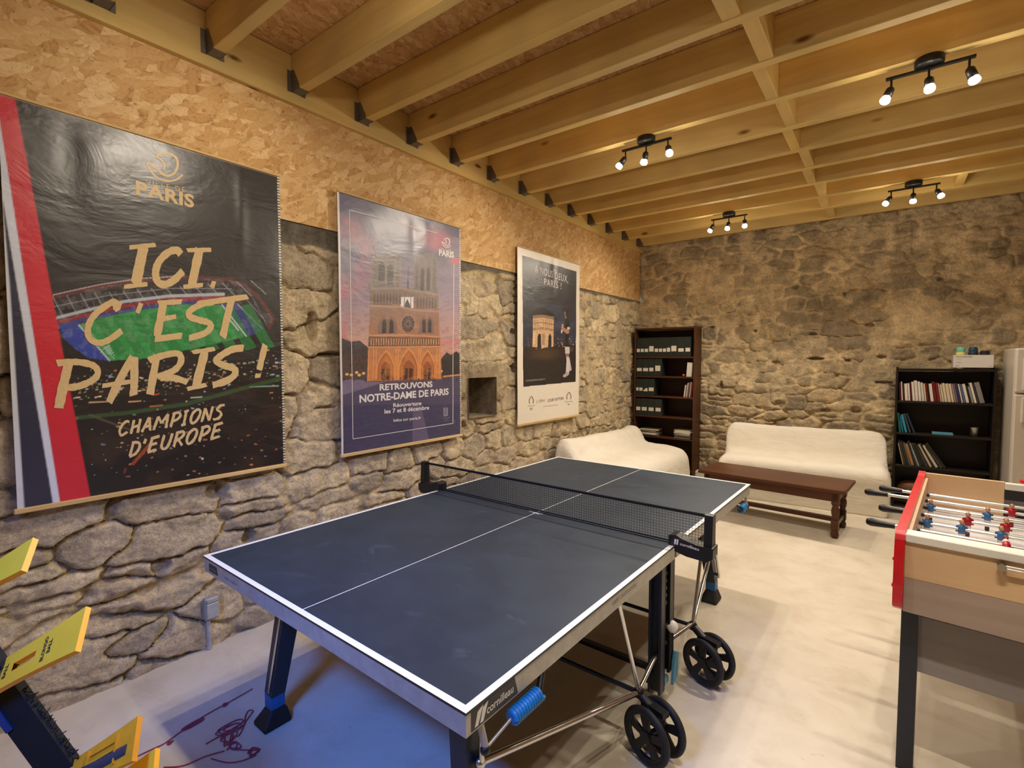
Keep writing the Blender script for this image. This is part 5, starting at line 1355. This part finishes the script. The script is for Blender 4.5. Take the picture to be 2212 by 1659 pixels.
for x in (.075, Lb-.085):
    b = MB(); b.box((x-.016,.115,.095),(x+.016,Wb-.115,.14), bev=.003); b.build('stretcher', M['oak'], t)

# ------------------------------------------------------------------ football table
ft = thing('football_table', 'football table with red side panels, blue and red players, at the right edge', 'football table', (1.5375, .105, 0), math.radians(-5))
CF = lambda nm, b, mt, par=ft: b.build(nm, mt, par)
FW, FL, HR = 1.02, 1.30, .95
TP = .030
for x in (0, FW-TP):
    poly = [(-.016,.672),(-.028,.69),(-.030,.76),(-.026,.86),(-.016,.925),(-.004,.945),(.02,.952),(FL-.10,.952),(FL-.06,.957),(FL,.962),(FL+.010,.95),(FL+.012,.70),(FL,.66),(.012,.655)]
    b = MB(); b.prism(poly, x, x+TP, 'x'); sp = CF('side_panel', b, M['red']); bevel(sp, .004); sp['label'] = 'red lacquered side panel'
    if x == 0:
        for (y, z) in ((-.0285,.85),(-.0295,.75)):
            c = MB(); c.cyl((-.004,-.012,z),(.001,-.012,z), .008, n=12); CF('bolt', c, M['red'], sp)
b = MB(); b.box((TP+.0005,.0,.785),(FW-TP-.0005,.022,.918)); CF('front_panel', b, M['beech'])['label'] = 'light beech end panel'
b = MB(); b.box((TP+.0005,.0,.655),(FW-TP-.0005,.022,.7835)); CF('lower_panel', b, M['beechd'])['label'] = 'taupe lower end panel'
b = MB(); b.box((TP+.0005,-.010,.919),(FW-TP-.0005,.060,.949), bev=.003); CF('ledge', b, M['white'])['label'] = 'white ledge'
for q0, q1 in ((TP+.0005,.345),(FW-.345,FW-TP-.0005)):
    b = MB(); b.box((q0,FL-.022,.655),(q1,FL,.955)); CF('far_panel', b, M['beech'])
gd = plain('goal_black',(22,20,24),.5)
b = MB(); b.box((.346,FL-.030,.918),(FW-.346,FL+.004,.952), bev=.003); CF('goal_bar', b, M['white'])
b = MB(); b.box((.346,FL-.024,.865),(FW-.346,FL-.002,.917)); b.box((.346,FL-.024,.655),(FW-.346,FL-.002,.815)); CF('goal_frame', b, gd)
b = MB(); b.box((.346,FL+.006,.655),(FW-.346,FL+.016,.93)); CF('goal_back', b, M['grey'])
b = MB(); b.box((.40,FL+.002,.957),(.86,FL+.03,.972), bev=.004); CF('score_rail', b, M['red'])
pf = plain('pitch_white',(206,204,206),.35,0,.5,.03)
b = MB(); b.box((TP+.0005,.0225,.765),(FW-TP-.0005,FL-.031,.780)); CF('pitch', b, pf)
b = MB(); 
for y in (.20,.42,.65,.88,1.10): b.box((TP+.02,y-.003,.7802),(FW-TP-.02,y+.003,.7808))
CF('pitch_lines', b, plain('pitch_line',(132,132,146),.4))
for q0, q1 in ((TP+.0005,TP+.012),(FW-TP-.012,FW-TP-.0005)):
    b = MB(); b.box((q0,.061,.781),(q1,FL-.031,.93)); CF('lining', b, M['beech'])
for (x, y) in ((.018,.075),(FW-.070,.075),(.018,FL-.12),(FW-.07,FL-.12)):
    b = MB(); b.box((x+.004,y,.0),(x+.056,y+.052,.654)); CF('leg', b, M['navy'])
b = MB(); b.box((.0755,.090,.40),(FW-.0715,.108,.615)); CF('leg_board', b, M['greyp'])
b = MB(); b.box((.0755,FL-.10,.30),(FW-.0715,FL-.082,.50)); CF('leg_board', b, M['greyp'])
# rods: y, z, start x, handle, [player x], team
RZ = .862
def player(mb_at, team, flip):
    b = MB(); c = M['pblue'] if team == 'b' else M['pred']
    x = mb_at; s_ = 1
    b.sphere((x,0,.036), .0125, (1,1,1.1), 12, 1)                          # head
    b.lathe([(.0,.049),(.0105,.045),(.0132,.038),(.0125,.033)], (x,.002,0), 12, 2)         # hair
    b.rings([((x,0,.026),.006),((x,0,.020),.016),((x,0,.008),.0205),((x,0,-.010),.019),((x,0,-.020),.0165)], 14, 0)    # shirt
    b.rings([((x-.017,0,.016),.007),((x-.026,.0,.0),.007),((x-.021,-.004,-.014),.006)], 8, 0); b.rings([((x+.017,0,.016),.007),((x+.026,.0,.0),.007),((x+.021,-.004,-.014),.006)], 8, 0)
    b.rings([((x,0,-.018),.0165),((x,0,-.034),.0165),((x,0,-.036),.013)], 12, 3)          # shorts
    b.rings([((x,0,-.036),.0105),((x,0,-.056),.0085)], 10, 3 if team == 'b' else 1)
    b.box((x-.011,-.012,-.078),(x+.011,.014,-.055), 4, .003)                # boots block
    return b, [c, M['skin'], M['pdark'], M['pwhite'], M['pdark'] if team == 'b' else plain('boot_red',(96,14,28),.4)]
RODS = [(.075,-.02,None,'b',[.51],0),(.215,-.02,None,'b',[.36,.66],0),(.395,-.13,-.035,'r',[.315,.50,.69],105),(.535,-.02,None,'b',[.071,.185,.306,.42,.535],0),
        (.690,-.125,-.02,'r',[.205,.327,.45,.57,.69],0),(.850,-.02,None,'b',[.071,.273,.475],0),(1.005,-.215,-.115,'r',[.36,.60],0),(1.15,-.165,-.065,'r',[.64],0)]
for i, (y, xs_, hx, team, men, flip) in enumerate(RODS):
    r_ = bpy.data.objects.new('rod', None); COL.objects.link(r_); r_.parent = ft; r_.location = (0, y, RZ); r_.empty_display_size = .02
    end = FW+.02 if hx is not None else FW+.13
    b = MB(); b.cyl(((hx if hx is not None else .012),0,0),(end,0,0), .0075, n=14); rod = CF('rod_tube', b, M['chrome'], r_)
    if hx is not None: hx0, hx1 = hx-.100, hx+.004
    else: hx0, hx1 = end+.095, end-.005
    d = 1 if hx1 > hx0 else -1
    b = MB(); b.rings([((hx0,0,0),.007),((hx0+.004*d,0,0),.014),((hx0+.018*d,0,0),.0185),((hx0+.05*d,0,0),.0165),((hx0+.085*d,0,0),.0135),((hx1,0,0),.0125)], 18); CF('handle', b, M['black'], r_)
    for bx in (TP+.013, FW-TP-.05):
        b = MB(); b.cyl((bx,0,0),(bx+(.022 if team == 'b' else .012),0,0), .0115, n=12); CF('bumper', b, M['pdark'], r_)
    for mx in men:
        pb, pm = player(mx, team, 0); o = CF('player', pb, pm, r_); o['label'] = ('blue shirted' if team == 'b' else 'red shirted') + ' player'
        o.location.x = mx*.30; o.scale = (.70, .80, .86)
        if flip: o.rotation_euler = (math.radians(flip), 0, 0)
b = MB(); b.cyl((.285,-.012,.900),(.285,-.030,.900), .013, .012, 16, 0); b.cyl((.285,0,.900),(.285,-.012,.900), .009, n=12)
for z in (.905,.896): b.cyl((.29,-.022,z),(.80,-.022,z), .0028, n=8)
CF('counter_rail', b, M['chrome'])['label'] = 'steel counter rail with a round knob'

# ------------------------------------------------------------------ throwing game stand at the lower left
RK = thing('game_stand', 'black leaning game stand with yellow arms and a blue stripe, lower left corner', 'game', (0,0,0))
top = Vector((-.117,-2.125,1.02)); foot = Vector((.445,-1.722,.006))
d = (foot-top).normalized(); F_ = Vector((-0.60335, 0.79597, -0.04895)); side = d.cross(F_).normalized(); nrm = side.cross(d).normalized()
if nrm.dot(F_) > 0: nrm = -nrm
if side.x < 0: side = -side
b = MB(); b.bar(top + nrm*-.03 - side*.012, foot + nrm*-.03 - side*.012, .076, .022, 0, tuple(nrm)); 
CF('rail', b, plain('black_webbing',(12,12,12),.8,bump=.4), RK)
b = MB(); b.bar(top + d*.02 + nrm*-.017 - side*.040, top + d*.28 + nrm*-.017 - side*.040, .018, .003, 0, tuple(nrm)); CF('blue_stripe', b, plain('stripe_blue',(20,56,104),.5), RK)
b = MB(); rg = np.random.default_rng(4)
for k in range(150):
    p = top + d*(.22+k*.0068) + nrm*-.028 + side*.026
    for q in range(2):
        e = p + side*rg.uniform(.004,.020) + d*rg.uniform(-.012,.012) + nrm*rg.uniform(-.006,.006); b.bar(p, e, .0016, .0016)
fr = CF('frayed_edge', b, plain('black_thread',(16,16,16),.9), RK)
b = MB(); b.bar(top+nrm*-.03, (-.62,-2.52,.006), .045, .022); CF('back_leg', b, M['black'], RK)
b = MB(); b.box((-.66,-2.56,0),(-.58,-2.48,.012)); CF('foot_pad', b, M['rubber'], RK)
b = MB(); b.box((.40,-1.765,0),(.49,-1.68,.012)); CF('foot_pad', b, M['rubber'], RK)
yel = plain('yellow_plastic',(250,182,42),.35,0,.5,.04); amb = plain('amber_plastic',(226,150,30),.3,0,.5,.1,40); inkb = plain('black_ink',(34,28,24),.6)
def arm(tip, root, w_, mat, text, slot, ridges, tag_):
    tip = Vector(tip); root = Vector(root); a = (tip-root); Ln = a.length; a = a.normalized()
    n_ = (Vector((.60335,-.79597,.05)) + Vector((0,0,1.2))); n_ = (n_-a*n_.dot(a)).normalized(); wv = n_.cross(a).normalized()
    if wv.z < 0: wv = -wv
    T = lambda x, y, z: root + a*x + wv*y + n_*z
    prof = lambda x: w_*(.40+.0*x + .10*max(0,(x/Ln-.45)/.55)**1.6*1.6)
    xsn = [Ln*q/18 for q in range(19)]
    b = MB(); th = .013
    sl0, sl1, sw = (Ln*.49, Ln*.67, .0085) if slot else (0,0,0)
    for i in range(18):
        x0, x1 = xsn[i], xsn[i+1]; h0, h1 = prof(x0), prof(x1)
        segs = [(-1, 1)]
        xm = (x0+x1)/2
        if slot and sl0 < xm < sl1: segs = [(-1,'a'),('b',1)]
        for lo, hi in segs:
            f = lambda k, h: h*k if not isinstance(k, str) else (-sw if k == 'a' else sw)
            v = [T(x0,f(lo,h0),0),T(x1,f(lo,h1),0),T(x1,f(hi,h1),0),T(x0,f(hi,h0),0),T(x0,f(lo,h0),-th),T(x1,f(lo,h1),-th),T(x1,f(hi,h1),-th),T(x0,f(hi,h0),-th)]
            fc = [(0,1,2,3),(7,6,5,4),(0,4,5,1),(3,2,6,7)]
            if i == 0: fc.append((0,3,7,4))
            if i == 17: fc.append((1,5,6,2))
            if slot and (abs(x0-sl0) < Ln/17 or True): fc += [(0,3,7,4),(1,5,6,2)] if False else []
            b.add(v, fc)
    ar = CF('arm', b, mat, RK); ar['label'] = tag_
    if text:
        b = MB()
        for (xc, s_) in ((Ln*.745, 1), (Ln*.42, 1)):
            O1 = T(xc, -w_*.30, .0006); text_on(b, 'BLONGO', O1, tuple(wv), tuple(-a), w_*.60, .0085, 0, .03)
            O2 = T(xc+.0135, -w_*.17, .0006); text_on(b, 'BALL', O2, tuple(wv), tuple(-a), w_*.34, .0085, 0, .03)
        CF('lettering', b, inkb, ar)['label'] = 'black lettering'
        b = MB(); pts = []
        for k in range(17):
            a_ = PI*k/16-PI/2; pts.append(T(Ln*.86+.016*math.cos(a_), .030*w_/.066*math.sin(a_), .0))
        v = [T(Ln*.855,0,.0004)] ; 
    if ridges:
        b = MB()
        for k in range(3): 
            y = (-.25+.25*k)*w_*.8
            v0, v1 = T(Ln*.66, y, .002), T(Ln*.84, y, .002); b.bar(v0, v1, .003, .005, 0, tuple(n_))
        for x in (.64, .86): b.bar(T(Ln*x, -w_*.36, .002), T(Ln*x, w_*.36, .002), .003, .005, 0, tuple(n_))
        CF('ridges', b, amb, ar)
    return T, Ln
T1, L1 = arm((.100,-1.938,.997), (-.128,-2.127,.826), .092, yel, True, True, False, 'yellow plastic arm with black lettering')
arm((.0015,-2.003,1.161), (-.225,-2.19,.99), .076, yel, False, False, False, 'yellow plastic arm at the top')
arm((.2025,-1.8755,.755), (-.02,-2.06,.585), .080, amb, False, False, True, 'amber plastic arm low on the stand')
arm((.237,-1.853,.690), (.02,-2.035,.52), .068, yel, False, False, False, 'yellow plastic arm lowest on the stand')
# dished grip at the tip of the lettered arm
b = MB(); n_ = []
for k in range(2): pass
tube_c = Vector((.190,-1.889,.735))
b = MB(); b.cyl(tube_c + Vector((-.09,-.075,-.07)), tube_c + Vector((.008,.006,-.004)), .015, n=16); CF('peg', b, plain('grey_peg',(64,58,62),.5), RK)
